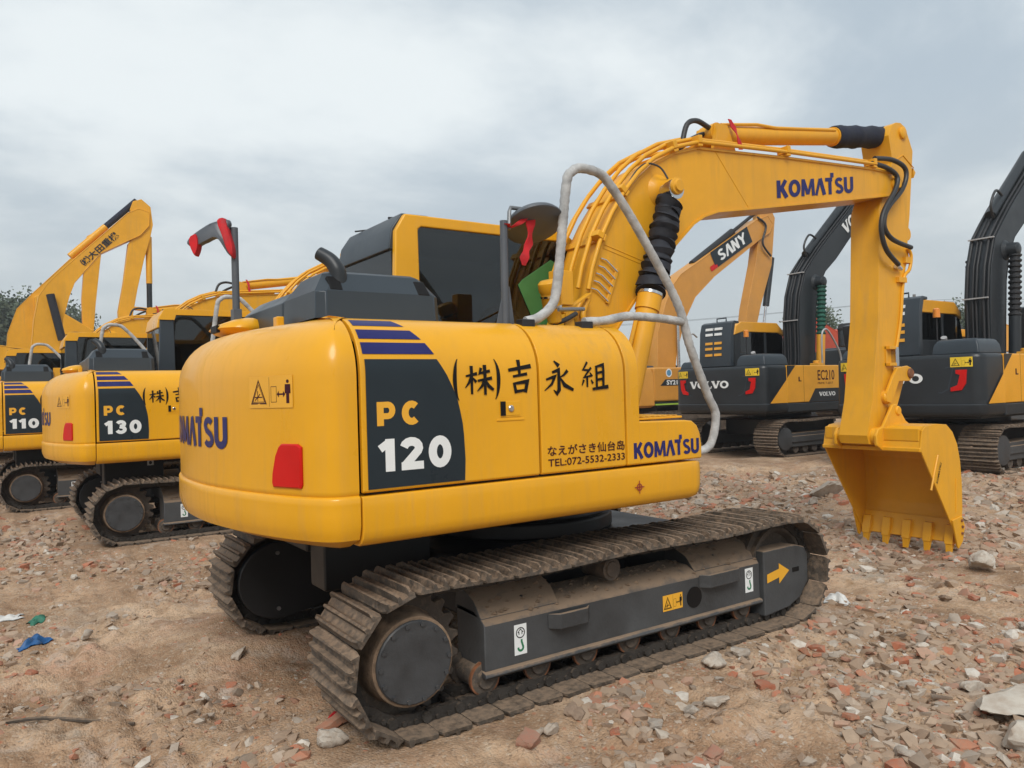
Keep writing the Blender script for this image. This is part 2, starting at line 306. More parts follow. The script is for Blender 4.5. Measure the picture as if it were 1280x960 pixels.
BRUSH = {
 '株': [([(.04,.63),(.45,.71)],(.05,.09)),([(.25,.97),(.25,.03)],(.10,.07)),([(.25,.64),(.14,.40),(.01,.24)],(.08,.07,.02)),([(.28,.58),(.41,.43)],(.04,.09)),
        ([(.60,.90),(.50,.66)],(.09,.03)),([(.54,.72),(.92,.80)],(.06,.08)),([(.46,.47),(.99,.56)],(.06,.09)),([(.73,1.0),(.73,.0)],(.11,.08)),
        ([(.71,.5),(.60,.28),(.43,.12)],(.08,.07,.02)),([(.75,.5),(.86,.29),(1.04,.16)],(.04,.10,.07))],
 '吉': [([(.02,.73),(.98,.86)],(.08,.11)),([(.46,1.06),(.48,.58)],(.11,.08)),([(.20,.53),(.80,.61)],(.06,.08)),([(.24,.34),(.32,.0)],(.08,.09)),
        ([(.22,.30),(.80,.37),(.70,.02)],(.06,.10,.10)),([(.28,.05),(.76,.10)],(.08,.06))],
 '永': [([(.38,1.02),(.54,.86)],(.04,.12)),([(.28,.66),(.52,.74),(.52,.12),(.44,.0),(.32,.12)],(.06,.09,.11,.08,.02)),([(.06,.44),(.38,.54),(.26,.30),(.0,.10)],(.05,.08,.07,.02)),
        ([(.84,.72),(.70,.58),(.54,.50)],(.09,.06,.02)),([(.55,.52),(.72,.26),(1.04,.10)],(.03,.11,.07))],
 '組': [([(.27,1.02),(.08,.74),(.32,.72)],(.07,.05,.06)),([(.40,.82),(.10,.46),(.38,.52)],(.07,.05,.06)),([(.34,.64),(.43,.50)],(.03,.08)),
        ([(.23,.5),(.23,.12)],(.08,.06)),([(.10,.38),(.02,.18)],(.08,.03)),([(.38,.38),(.45,.24)],(.04,.08)),
        ([(.60,.88),(.60,.10)],(.08,.08)),([(.58,.84),(.88,.92),(.86,.10)],(.06,.09,.09)),([(.62,.62),(.84,.66)],(.07,.07)),([(.62,.37),(.84,.41)],(.07,.07)),([(.42,.04),(1.06,.12)],(.07,.11))],
 '(': [(arc(.62,.5,.40,.62,112,248,12),(.02,.03,.05,.07,.085,.095,.10,.095,.085,.07,.05,.03,.02))],
 ')': [(arc(.18,.5,.40,.62,68,-68,12),(.02,.03,.05,.07,.085,.095,.10,.095,.085,.07,.05,.03,.02))],
}
def put(mb, V, F, fn, layer, mi=0): mb.add([fn(u, v, layer) for u, v in V], F, mi)
def word(mb, text, u0, u1, v0, v1, fn, mi=0, gap=.06, layer=0):
    tot = sum(GLYPH[c][1] for c in text)+gap*(len(text)-1); sx = (u1-u0)/tot; sy = v1-v0; x = 0
    for c in text:
        st, adv = GLYPH[c]
        for i, s_ in enumerate(st):
            V, F = stroke(s_[0], s_[1], 2, len(s_) > 2)
            put(mb, [(u0+(x+a)*sx, v0+b*sy) for a, b in V], F, fn, layer+i*.5, mi)
        x += adv+gap
def brush(mb, ch, u0, u1, v0, v1, fn, mi=0):
    for i, (pts, w) in enumerate(BRUSH[ch]):
        sy = v1-v0; sx = u1-u0
        V, F = stroke([(a*sx/sy, b) for a, b in pts], [q*1.28 for q in w], 4); put(mb, [(u0+a*sy, v0+b*sy) for a, b in V], F, fn, i*.5, mi)
FT = {}
def font(mb, text, u0, u1, v0, v1, fn, mi=0, bold=.012):
    k = (text, bold)
    if k not in FT:
        c = bpy.data.curves.new('txt', 'FONT'); c.body = text; c.offset = bold; c.resolution_u = 3; o = bpy.data.objects.new('txt', c); COL.objects.link(o)
        dg = bpy.context.evaluated_depsgraph_get(); me = bpy.data.meshes.new_from_object(o.evaluated_get(dg))
        FT[k] = ([tuple(v.co[:2]) for v in me.vertices], [tuple(p.vertices) for p in me.polygons])
        bpy.data.objects.remove(o); bpy.data.curves.remove(c); bpy.data.meshes.remove(me)
    V, F = FT[k]; xs = [p[0] for p in V]; ys = [p[1] for p in V]; x0, x1, y0, y1 = min(xs), max(xs), min(ys), max(ys)
    put(mb, [(u0+(a-x0)/(x1-x0)*(u1-u0), v0+(b-y0)/(y1-y0)*(v1-v0)) for a, b in V], F, fn, 0, mi)
def quad(mb, u0, u1, v0, v1, fn, layer=0, mi=0, n=6):
    V = [(u0+(u1-u0)*i/n, v) for v in (v0, v1) for i in range(n+1)]; F = [(i, i+1, i+n+2, i+n+1) for i in range(n)]
    put(mb, V, F, fn, layer, mi)
def polyf(mb, pts, fn, layer=0, mi=0): put(mb, pts, [tuple(range(len(pts)))], fn, layer, mi)
def planeY(y, s=-1): return lambda u, v, l: (u, y+s*(.0025+l*.0006), v)
def planeX(x): return lambda u, v, l: (x-.0025-l*.0006, -u, v)     # seen from behind: right is -Y

# ------------------------------------------------------------------ ground height (metres)
def vnoise(x, y, seed):
    x = np.asarray(x, float); y = np.asarray(y, float); xi = np.floor(x).astype(np.int64); yi = np.floor(y).astype(np.int64); fx = x-xi; fy = y-yi
    def h(a, b):
        n = (a*374761393 + b*668265263 + seed*974634777) & 0xffffffff; n = ((n ^ (n >> 13))*1274126177) & 0xffffffff
        return ((n ^ (n >> 16)) & 0xffff)/65535.0
    u = fx*fx*(3-2*fx); v = fy*fy*(3-2*fy)
    return (h(xi, yi)*(1-u)+h(xi+1, yi)*u)*(1-v)+(h(xi, yi+1)*(1-u)+h(xi+1, yi+1)*u)*v
KPOS = [(0, 0), (-.378, 6.08), (-1.15, 10.0), (-1.9, 14.6)]
VPOS = [(12.3, 7.0), (11.85, 2.64)]
def ground_z(x, y):
    z = (vnoise(x*.35, y*.35, 1)-.5)*.16 + (vnoise(x*1.1, y*1.1, 2)-.5)*.085 + (vnoise(x*3.2, y*3.2, 3)-.5)*.05
    clod = np.clip(vnoise(x*.8+9, y*.8, 21)*1.7-.2, .15, 1.15)
    z = z + (np.abs(vnoise(x*6.5, y*6.5, 4)-.5)*2-.5)*(.012+.040*clod) + (np.abs(vnoise(x*14, y*14, 15)-.5)*2-.5)*(.006+.024*clod) + (vnoise(x*27, y*27, 5)-.5)*(.008+.014*clod) + (vnoise(x*43, y*43, 9)-.5)*.007 - .012
    for (cx, cy), hl in [(p, 1.9) for p in KPOS]+[(p, 2.3) for p in VPOS]:
        for s in (-1, 1):
            d = np.maximum(np.abs(x-cx)-hl, np.abs(y-(cy+s*.995))-.34); k = np.clip(1-d/.28, 0, 1); k = k*k*(3-2*k)
            z = z*(1-k) + k*(.024 + (vnoise(x*9, y*9, 6)-.5)*.020)
    k = np.exp(-(((x-4.6)/.9)**2+((y+.2)/.9)**2)); z = z*(1-k)-.13*k                 # hollow scraped by the bucket
    k = np.exp(-(((x+2.0)/.7)**2+((y-1.9)/.8)**2)); z = z + .05*k                    # low earth bank
    return z

# ------------------------------------------------------------------ track shoes, links
def shoe_mesh(var, w=.25, p=.0815):
    rn = random.Random(var); mb = MB(); yy = [-w, -w+.03, -w*.4, w*.4, w-.03, w]; clip = .02
    prof = [(-p-.006, .012), (-p, .021), (-p+.010, .052), (-p+.019, .052), (-p+.028, .021), (-.016, .020), (-.009, .048), (.004, .048), (.012, .020),
            (p-.032, .021), (p-.025, .050), (p-.014, .050), (p-.006, .022), (p, .014)]
    rows = []
    for y in yy:
        e = abs(y) > w-.01; row = []
        for x, z in prof:
            q = 1.0 if not e else .88
            row.append((x*q + rn.uniform(-.0015, .0015), y + rn.uniform(-.002, .002), z*(1 if not e or z < .03 else .8) + rn.uniform(-.003, .003)))
        rows.append(row)
    n = len(prof); und = [[(a[0], a[1], .004) for a in (r_[0], r_[-1])] for r_ in rows]
    V = [p_ for r_ in rows for p_ in r_]; k = len(V); F = [(i*n+j, (i+1)*n+j, (i+1)*n+j+1, i*n+j+1) for i in range(len(rows)-1) for j in range(n-1)]
    V += [p_ for r_ in und for p_ in r_]
    for i in range(len(rows)-1):
        a, b, c_, d = k+2*i, k+2*i+1, k+2*i+3, k+2*i+2
        F += [(a, b, c_, d), (i*n, a, d, (i+1)*n), ((i+1)*n+n-1, c_, b, i*n+n-1)]
    F += [tuple(range(n))+(k+1, k), tuple(range((len(rows)-1)*n+n-1, (len(rows)-1)*n-1, -1))+(k+2*len(rows)-2, k+2*len(rows)-1)]
    mb.add(V, F); return mb.mesh('track_shoe', 'shoe', 30)
SHOES = [shoe_mesh(i) for i in range(4)]; VSHOES = [shoe_mesh(20+i, .30) for i in range(3)]
def link_mesh():
    mb = MB()
    for s in (-1, 1):
        y = s*.085
        mb.prism([(-.088,-.02),(-.075,-.048),(-.02,-.052),(.02,-.046),(.075,-.052),(.095,-.03),(.09,.0),(.05,.006),(-.06,.006),(-.088,.0)], 'y', y-.018, y+.018)
        mb.cyl((-.088, y+s*.012, -.022), (-.088, y+s*.036, -.022), .026, .024, 10); mb.cyl((.03, y-.03, -.012), (.03, y+.03, -.012), .012, None, 6); mb.cyl((-.03, y-.03, -.012), (-.03, y+.03, -.012), .012, None, 6)
    mb.cyl((-.088, -.09, -.022), (-.088, .09, -.022), .022, None, 8); return mb.mesh('track_link', 'link', 30)
LINK = link_mesh()
def track_path(x0, x1, zc, rr, sag=.0):
    P = [(x, zc-rr) for x in np.linspace(x0, x1, 40)] + [(x1+rr*math.sin(a), zc-rr*math.cos(a)) for a in np.linspace(0, math.pi, 30)[1:]]
    P += [(x, zc+rr-sag*math.sin((x1-x)/(x1-x0)*2*math.pi)**2) for x in np.linspace(x1, x0, 40)[1:]] + [(x0-rr*math.sin(a), zc+rr*math.cos(a)) for a in np.linspace(0, math.pi, 30)[1:]]
    P = np.array(P); s = np.concatenate([[0], np.cumsum(np.hypot(*np.diff(P, axis=0).T))]); return P, s
def run_track(parent, yc, x0, x1, zc, rr, n, shoes, sag=.012, links=True, jit=.003):
    P, s = track_path(x0, x1, zc, rr, sag); Lt = s[-1]; at = lambda q: np.array([np.interp(q % Lt, s, P[:, 0]), np.interp(q % Lt, s, P[:, 1])])
    for i in range(n):
        a, b = at((i-.5)*Lt/n), at((i+.5)*Lt/n); m_ = (a+b)/2; t = (b-a)/np.hypot(*(b-a)); rz = random.uniform(-.012, .012)
        Mx = Matrix(((t[0], 0, t[1], m_[0]), (0, -1, 0, yc+random.uniform(-jit, jit)), (t[1], 0, -t[0], m_[1]), (0, 0, 0, 1))) @ Matrix.Rotation(rz, 4, 'Z')
        o = link('track_shoe', shoes[i % len(shoes)], parent); o.matrix_basis = Mx
        if links: l = link('track_link', LINK, parent); l.matrix_basis = Mx

def flat_sticker(parent, name, mats, fn, draw):
    mb = MB(); draw(mb, fn); return part(name, mb, mats, parent, smooth=0)
def hook_sticker(mb, fn, u, v, w=.075, h=.15):
    quad(mb, u-w/2, u+w/2, v-h/2, v+h/2, fn, 0, 0, 1)
    for st in ((arc(u, v+h*.22, w*.33, w*.33, 0, 345, 16), w*.07, True), ([(u-w*.12, v+h*.16), (u-w*.12, v+h*.24), (u-w*.2, v+h*.24), (u, v+h*.34), (u+w*.2, v+h*.24), (u+w*.12, v+h*.24), (u+w*.12, v+h*.16)], w*.06)):
        V, F = stroke(st[0], st[1], 1, len(st) > 2); put(mb, V, F, fn, 1, 1)
    V, F = stroke([(u+w*.08, v), (u+w*.08, v-h*.08), (u+w*.16, v-h*.2)]+arc(u, v-h*.27, w*.2, h*.10, 10, -190, 8), w*.15, 1); put(mb, V, F, fn, 1, 2)
def warn_sticker(mb, fn, u0, u1, v0, v1, ink=1):
    w = u1-u0; h = v1-v0; quad(mb, u0, u1, v0, v1, fn, 0, 0, 4); cx = u0+w*.24
    V, F = stroke([(cx-w*.18, v0+h*.14), (cx+w*.18, v0+h*.14), (cx, v0+h*.86)], h*.045, 1, True); put(mb, V, F, fn, 1, ink)
    V, F = stroke([(cx-w*.145, v0+h*.19), (cx+w*.145, v0+h*.19), (cx, v0+h*.74)], h*.02, 1, True); put(mb, V, F, fn, 1, ink)
    for st in ([(cx-w*.09, v0+h*.34), (cx+w*.09, v0+h*.34)], [(cx-w*.02, v0+h*.22), (cx-w*.02, v0+h*.54)], [(cx-w*.09, v0+h*.24), (cx+w*.04, v0+h*.44)]):
        V, F = stroke(st, h*.03, 1); put(mb, V, F, fn, 1.5, ink)
    V, F = stroke([(u0+w*.5, v0+h*.04), (u0+w*.5, v0+h*.96)], h*.012, 1); put(mb, V, F, fn, 1, ink)
    V, F = stroke([(u0+w*.54, v0+h*.18), (u0+w*.66, v0+h*.18), (u0+w*.66, v0+h*.66), (u0+w*.54, v0+h*.66)], h*.015, 1, True); put(mb, V, F, fn, 1, ink)
    ax = u0+w*.76; ay = v0+h*.42
    V, F = stroke([(ax-w*.07, ay), (ax+w*.07, ay)], h*.05, 1); put(mb, V, F, fn, 1, ink)
    for s in (-1, 1): polyf(mb, [(ax+s*w*.09, ay), (ax+s*w*.045, ay+h*.10), (ax+s*w*.045, ay-h*.10)], fn, 1.5, ink)
    px = u0+w*.90
    polyf(mb, arc(px, v0+h*.81, w*.028, h*.055, 0, 330, 11), fn, 1, ink); polyf(mb, [(px-w*.055, v0+h*.72), (px+w*.055, v0+h*.72), (px+w*.06, v0+h*.44), (px+w*.03, v0+h*.44), (px+w*.03, v0+h*.14), (px-w*.03, v0+h*.14), (px-w*.03, v0+h*.44), (px-w*.06, v0+h*.44)], fn, 1, ink)

# ------------------------------------------------------------------ yellow excavator of the front row
def inset(z):
    t = min(1.0, max(0.0, (z-1.64)/.268)); return .25*(1-math.sqrt(max(0, 1-t*t)))
ZPROF = [1.144, 1.152]+list(np.linspace(1.25, 1.64, 5))+[1.64+.268*math.sin(a) for a in np.linspace(0, math.pi/2, 12)[1:]]
def side_fn(sy=-1): return lambda u, v, l: (u, sy*(1.245-inset(v)+.0028+l*.0005), v)
def shell_outline(sy=-1):
    o = [(sy*(1.245-inset(z)-(.007 if z < 1.15 else 0)), z) for z in ZPROF] + [(sy*.62, 1.912), (sy*.62, 1.885)]
    return o + [(sy*(1.245-inset(z)-.028), z-(.018 if z > 1.8 else 0)) for z in reversed(ZPROF)]
RINGR = [(-2.09,0),(-2.085,-.2),(-2.070,-.36),(-2.045,-.52),(-2.008,-.69),(-1.962,-.86),(-1.917,-.99),(-1.878,-1.085),(-1.846,-1.15),(-1.808,-1.203),(-1.765,-1.235),(-1.715,-1.246),(-1.668,-1.246)]
CWR = [(x, -y) for x, y in reversed(RINGR[1:])]+RINGR
_P = np.array([[p.x, p.y] for p in smooth_path([(x, y, 0) for x, y in CWR], 3)]); _T = np.gradient(_P, axis=0); _T /= np.hypot(_T[:, 0], _T[:, 1])[:, None]; CWN = np.stack([_T[:, 1], -_T[:, 0]], 1)
if CWN[len(CWN)//2][0] > 0: CWN = -CWN
CWN[0] = (0, 1); CWN[-1] = (0, -1)
CWS = np.concatenate([[0], np.cumsum(np.hypot(*np.diff(_P, axis=0).T))]); CWS -= CWS[len(CWS)//2]
def cw_inset(z):
    if z < 1.0: return .02*(1.0-z)/.05 + (.10*max(0, .95-z)/.05)
    return inset(z)*1.0 + (.010 if z > 1.135 else 0)
def cw_fn(s, z, l):
    i = cw_inset(z)-.0035-l*.0006
    px = np.interp(s, CWS, _P[:, 0]); py = np.interp(s, CWS, _P[:, 1]); nx = np.interp(s, CWS, CWN[:, 0]); ny = np.interp(s, CWS, CWN[:, 1]); return (px-nx*i, py-ny*i, z)
def s_of_y(y): return float(np.interp(-y, -_P[:, 1], CWS))

BOOM = [(.28,1.62),(.30,1.80),(.37,2.02),(.46,2.22),(.50,2.37),(.59,2.59),(.69,2.76),(.81,2.92),(.95,3.07),(1.10,3.19),(1.31,3.30),(1.57,3.38),(2.66,3.47),(3.98,3.56),(4.36,3.57),(4.46,3.53),(4.50,3.47),(4.46,3.41),(4.30,3.36),(3.96,3.30),(2.23,3.0),(1.78,2.925),(1.62,2.87),(1.5,2.80),(1.11,2.46),(.78,2.09),(.68,1.97),(.56,1.70),(.50,1.60)]
ARM = [(4.355,3.96),(4.42,4.07),(4.50,4.11),(4.58,4.12),(4.67,4.09),(4.795,3.87),(4.695,3.20),(4.635,2.95),(4.655,2.79),(4.535,2.59),(4.435,2.15),(4.285,1.6),(4.205,1.37),(4.06,1.09),(4.02,.99),(3.93,.955),(3.84,.97),(3.815,1.05),(3.925,1.38),(4.065,2.14),(4.145,3.21),(4.41,3.70)]
BY0, BY1 = -.262, .098

def komatsu(root):
    K = {}
    # ---- undercarriage
    mb = MB(); mb.box((-.85, -.60, .34), (.85, .60, .66)); mb.lathe((0, 0, .66), (0, 0, 1), [(0, .62), (.10, .62), (.10, .56), (.26, .56)], 32)
    for sx in (-1, 1):
        for sy in (-1, 1): mb.obox((sx*.5, sy*.45, .46), (sx*.85, sy*.95, .40), .34, .24)
    part('car_body', mb, 'black', root, .02)
    mb = MB(); mb.box((-1.50, -.34, .52), (-.86, -.12, .90)); mb.box((-1.52, -.12, .70), (-.9, .3, .90)); bg = part('belly_guard', mb, 'black', root, .015)
    fn = planeY(-.34); flat_sticker(bg, 'sticker', ['white', 'ink'], fn, lambda m_, f: (quad(m_, -1.04, -.97, .80, .87, f, 0, 0, 1), polyf(m_, arc(-1.005, .83, .018, .022, 0, 330, 11), f, 1, 1)))
    for sy in (-1, 1):
        yo = lambda y: sy*y                       # y measured outwards
        bx = lambda mb, x0, x1, y0, y1, z0, z1: mb.box((x0, min(sy*y0, sy*y1), z0), (x1, max(sy*y0, sy*y1), z1))
        mb = MB()
        if sy < 0: sec = lambda pts: [(-a, b) for a, b in pts]
        else: sec = lambda pts: [(a, b) for a, b in pts]
        mb.prism(sec([(1.12,.205),(1.12,.425),(1.105,.445),(1.03,.485),(.86,.49),(.86,.205)]), 'x', -1.0, 1.06)
        mb.prism(sec([(1.142,.176),(1.146,.188),(1.138,.204),(1.10,.212),(1.10,.176)]), 'x', -1.01, 1.062)
        for x0, x1 in ((-1.0, -.52), (.50, 1.06)): mb.prism(sec([(1.095,.452),(1.02,.535),(.86,.60),(.84,.46)]), 'x', x0, x1)
        mb.prism(sec([(1.09,.448),(1.05,.472),(.98,.480),(.98,.44)]), 'x', -.52, .50)
        fr = part('track_frame', mb, 'uc', root, .008)
        mb = MB(); mb.prism([(1.075,.50),(1.40,.50),(1.50,.475),(1.53,.42),(1.53,.25),(1.44,.15),(1.32,.105),(1.075,.085)], 'y', min(yo(1.0), yo(1.145)), max(yo(1.0), yo(1.145)))
        part('idler_guard', mb, 'uc', fr, .012)
        mb = MB(); bx(mb, 1.36, 1.43, 1.10, 1.1465, .325, .355); part('guard_slot', mb, 'ink', fr)
        for x0, x1, z in ((-.62, -.34, .385), (.50, .86, .405)):
            mb = MB(); y0 = yo(1.12); y1 = yo(1.172)
            mb.rings([[(x, y, zz) for x, y in ((x0, y0), (x0+.05, y1), (x1-.05, y1), (x1, y0), (x1-.05, yo(1.15)), (x0+.05, yo(1.15)))] for zz in (z-.045, z+.035)]); part('step', mb, 'uc', fr, .006)
        mb = MB(); mb.cyl((.46, yo(1.10), .315), (.46, yo(1.1235), .315), .062, None, 24); part('access_hole', mb, 'ink', fr)
        mb = MB(); rs_ = random.Random(5)
        for k in range(330):          # soil caked on the frame's upper faces
            x = rs_.uniform(-.99, 1.05); y = rs_.uniform(.87, 1.10); mid = -.52 < x < .50
            z = (interp([.86,1.03,1.105,1.12], [.49,.485,.445,.425], y) if mid else interp([.86,1.02,1.095], [.60,.535,.452], y)); r_ = .006+.016*rs_.random()**2.5
            if 1.07 < x: continue
            P_ = [(x+rs_.uniform(.6,1.2)*r_*a*1.3, sy*(y+rs_.uniform(.6,1.2)*r_*b), z+rs_.uniform(.5,1.0)*r_*c*.8) for a, b, c in ((1,0,0),(0,1,0),(-1,0,0),(0,-1,0),(0,0,1),(0,0,-.6))]
            mb.add(P_, [(0,1,4),(1,2,4),(2,3,4),(3,0,4),(1,0,5),(2,1,5),(3,2,5),(0,3,5)])
        tag(part('caked_soil', mb, 'soil', fr, 0, 0), kind='stuff')
        # sprocket with teeth, travel motor hub
        mb = MB(); nT = 21; tp = []
        for i in range(nT*4):
            a = 2*math.pi*i/(nT*4); rr = (.275, .315, .315, .275)[i % 4]; tp.append((-1.40+rr*math.cos(a), .36+rr*math.sin(a)))
        mb.prism(tp, 'y', min(yo(.965), yo(1.02)), max(yo(.965), yo(1.02))); part('sprocket', mb, 'uc_dirt', fr, .004)
        mb = MB(); mb.lathe((-1.40, yo(.86), .36), (0, sy, 0), [(0, .23), (.13, .235), (.14, .225), (.20, .210), (.30, .200), (.303, .196)], 36); hb = part('travel_motor', mb, 'soil', root, 0); mb = MB(); mb.lathe((-1.40, yo(1.163), .36), (0, sy, 0), [(0, .186), (.010, .186), (.016, .180)], 36); part('hub_cap', mb, 'hub', hb, 0)
        for i in range(14):
            a = 2*math.pi*i/14; mb = MB(); mb.cyl((-1.40+.170*math.cos(a), yo(1.17), .36+.170*math.sin(a)), (-1.40+.170*math.cos(a), yo(1.188), .36+.170*math.sin(a)), .011, None, 6); part('bolt', mb, 'hub', hb)
        mb = MB(); mb.lathe((1.29, yo(.88), .36), (0, sy, 0), [(0, .20), (.0, .27), (.03, .27), (.04, .30), (.17, .30), (.18, .27), (.21, .27), (.205, .235), (.16, .215), (.15, .10), (.22, .09), (.225, .05)], 36); part('idler', mb, 'uc_dirt', fr)
        for i, x in enumerate(np.linspace(-.98, .92, 7)):
            mb = MB(); mb.lathe((x, yo(.86), .165), (0, sy, 0), [(0, .05), (0, .082), (.03, .082), (.04, .062), (.19, .062), (.20, .082), (.225, .082), (.23, .05), (.245, .045)], 22)
            tr = part('track_roller', mb, 'uc_dirt', fr); mb = MB(); mb.lathe((x, yo(1.070), .165), (0, sy, 0), [(0, .0845), (.016, .0845), (.016, .070), (0, .070)], 22); part('rim', mb, 'rust', fr)
        for x in (-.14, ):
            mb = MB(); mb.lathe((x, yo(.88), .565), (0, sy, 0), [(0, .05), (0, .062), (.2, .062), (.2, .045), (.21, .04)], 18); part('carrier_roller', mb, 'uc_dirt', fr)
        if sy > 0:
            mb = MB(); mb.prism([(-1.40+.27*math.cos(a), .37+.25*math.sin(a)) for a in np.linspace(math.pi*.5, math.pi*1.5, 14)]+[(-.92,.20),(-.84,.30),(-.84,.60),(-.9,.62)], 'y', .735, .79); mg = part('motor_guard', mb, 'black', root, .008)
            for x, z in ((-1.42,.55),(-.93,.55),(-.93,.36),(-1.42,.19)): mb = MB(); mb.cyl((x, .735, z), (x, .722, z), .013, None, 8); part('bolt', mb, 'steel', mg)
        else:
            f = planeY(-1.12)
            flat_sticker(fr, 'hook_sticker', ['white', 'ink', 'hookgreen'], f, lambda m_, q: hook_sticker(m_, q, -.79, .325)); flat_sticker(fr, 'hook_sticker', ['white', 'ink', 'hookgreen'], f, lambda m_, q: hook_sticker(m_, q, .955, .335))
            flat_sticker(fr, 'warning_sticker', ['gold', 'ink'], f, lambda m_, q: warn_sticker(m_, q, .20, .36, .275, .365))
            f = planeY(-1.145); flat_sticker(fr, 'arrow', ['gold'], f, lambda m_, q: polyf(m_, [(1.10,.295),(1.22,.315),(1.22,.275),(1.325,.345),(1.22,.405),(1.22,.37),(1.10,.35)], q))
        run_track(fr, sy*.995, -1.40, 1.29, .36, .31, 42, SHOES)
    # ---- house: frame, skirt, counterweight
    mb = MB(); mb.box((-1.66, -1.10, .945), (.38, 1.10, 1.125)); mb.box((.38, -.55, .96), (.85, 1.10, 1.12)); mb.box((-1.62, -1.19, 1.12), (-.20, -.40, 1.60)); mb.box((-1.62, -1.05, 1.55), (-.20, -.40, 1.80)); mb.box((-1.62, -.45, 1.1), (-.92, 1.19, 1.60)); mb.box((-1.62, -.45, 1.55), (-.92, 1.05, 1.80)); mb.box((-.98, .22, 1.1), (.9, 1.12, 1.3))
    part('revolving_frame', mb, 'black', root, .01)
    sk = [(1.246,1.132),(1.250,1.12),(1.252,1.08),(1.250,.99),(1.243,.955),(1.225,.93),(1.19,.915),(1.08,.912),(1.08,1.132)]
    mb = MB(); fx = [(-1.66,-1.08)]  # rounded front end through rings
    rows = []
    for x, q in ((-1.66, 0), (.36, 0), (.40, .008), (.425, .025), (.438, .05)): rows.append([(x, -(a-(q if a > 1.1 else 0)), z+(q*.6 if z < 1.0 else (-q*.3 if z > 1.1 else 0))) for a, z in sk])
    mb.rings(rows); ls = part('side_skirt', mb, 'yellow', root, .006)
    V, F = stroke(arc(-.08, 1.025, .017, .017, 0, 345, 16), .006, 1, True); mb = MB(); f = planeY(-1.2535); put(mb, V, F, f, 0)
    for a in ([(-.115,1.025),(-.045,1.025)], [(-.08,.99),(-.08,1.06)]): V, F = stroke(a, .006, 1); put(mb, V, F, f, .5)
    part('target_mark', mb, 'markred', ls, 0, 0)
    mb = MB(); mb.rings([[(x, a, z) for a, z in sk] for x in (-1.66, -.95)]); mb.box((-.95, .9, .93), (1.0, 1.24, 1.13)); part('side_skirt', mb, 'yellow', root, .006)
    zs = [.905,.915,.93,.95,.975,1.01,1.06,1.10,1.124,1.132,1.137,1.146,1.16,1.25,1.40,1.55,1.64]+[1.64+.268*math.sin(a) for a in np.linspace(0, math.pi/2, 12)[1:]]
    rows = []
    for z in zs:
        i = cw_inset(z)+(.006 if 1.130 < z < 1.142 else 0); q = _P-CWN*i; q[0, 0] = q[-1, 0] = -1.668; rows.append([(a, b, z) for a, b in q])
    q = _P-CWN*.42; q[:, 0] = np.minimum(q[:, 0], -1.668); rows.append([(a, b, 1.925) for a, b in q])
    mb = MB(); mb.rings(rows, True, True); cw = part('counterweight', mb, 'yellow', root, 0, 40)
    mb = MB(); word(mb, 'KOMATSU', s_of_y(.56), s_of_y(-.56), 1.325, 1.475, cw_fn, 0, .02); part('lettering', mb, 'navy', cw, 0, 0)
    mb = MB(); warn_sticker(mb, cw_fn, s_of_y(-.765), s_of_y(-1.06), 1.515, 1.655); part('warning_sticker', mb, ['gold', 'maroon'], cw, 0, 0)
    for sg in (-1, 1):
        a0, a1 = (s_of_y(-.925), s_of_y(-1.105)) if sg < 0 else (s_of_y(.925), s_of_y(1.105)); w = a1-a0
        pts = [(a0+w*u, 1.172+.188*v) for u, v in ((.04,.0),(.0,.08),(.02,.3),(.14,.72),(.26,.93),(.36,1),(.88,1),(1,.93),(1,.08),(.95,0))]
        cx = sum(p[0] for p in pts)/10; cz = sum(p[1] for p in pts)/10; pi_ = [(cx+(p[0]-cx)*.93, cz+(p[1]-cz)*.94) for p in pts]
        mb = MB(); mb.add([cw_fn(u, v, -4) for u, v in pts]+[cw_fn(u, v, 8) for u, v in pts]+[cw_fn(u, v, 16) for u, v in pi_], [(i, (i+1) % 10, 10+(i+1) % 10, 10+i) for i in range(10)]+[(10+i, 10+(i+1) % 10, 20+(i+1) % 10, 20+i) for i in range(10)]+[tuple(range(20, 30))])
        part('tail_light', mb, 'red', cw, 0, 30)
    mb = MB(); mb.box((-1.74, -.405, 1.90), (-1.70, -.345, 1.972)); part('lifting_lug', mb, 'yellow', cw, .006)
    mb = MB(); sp = [(-1.845,.235),(-1.85,.50),(-1.80,.60),(-1.70,.62),(-1.62,.58),(-1.62,.20),(-1.70,.15),(-1.79,.17)]
    mb.rings([[(x+dx_, y, z) for x, y in offset(sp, d)] for z, d, dx_ in ((1.918, -.07, .03), (1.94, -.02, .0), (1.965, .0, -.015), (1.99, -.012, -.01), (2.015, -.045, .02), (2.028, -.09, .04))])
    cam_h = part('camera_housing', mb, 'yellow', cw, 0, 50)
    mb = MB(); mb.box((-1.868, .30, 1.945), (-1.848, .44, 1.985)); part('camera_slot', mb, 'ink', cw)
    # ---- right side doors
    for nm, x0, x1 in (('engine_door', -1.654, -.730), ('pump_door', -.716, -.161), ('hood_end', -.147, -.055)):
        mb = MB(); mb.prism(shell_outline(), 'x', x0, x1); d = part(nm, mb, 'yellow', root, .0045, 30); K[nm] = d
    ed, pd = K['engine_door'], K['pump_door']; sf = side_fn()
    mb = MB(); rows = []
    for z in [1.158]+list(np.linspace(1.2, 1.64, 9))+[1.66, 1.68, 1.70, 1.712]:
        xr = interp([1.15,1.25,1.40,1.52,1.62,1.712], [-1.158,-1.152,-1.158,-1.182,-1.225,-1.283], z); rows.append([sf(-1.632+(xr+1.632)*i/8, z, 0) for i in range(9)])
    mb.rings(rows, False, False); part('dark_panel', mb, 'decal_dark', ed, 0, 30)
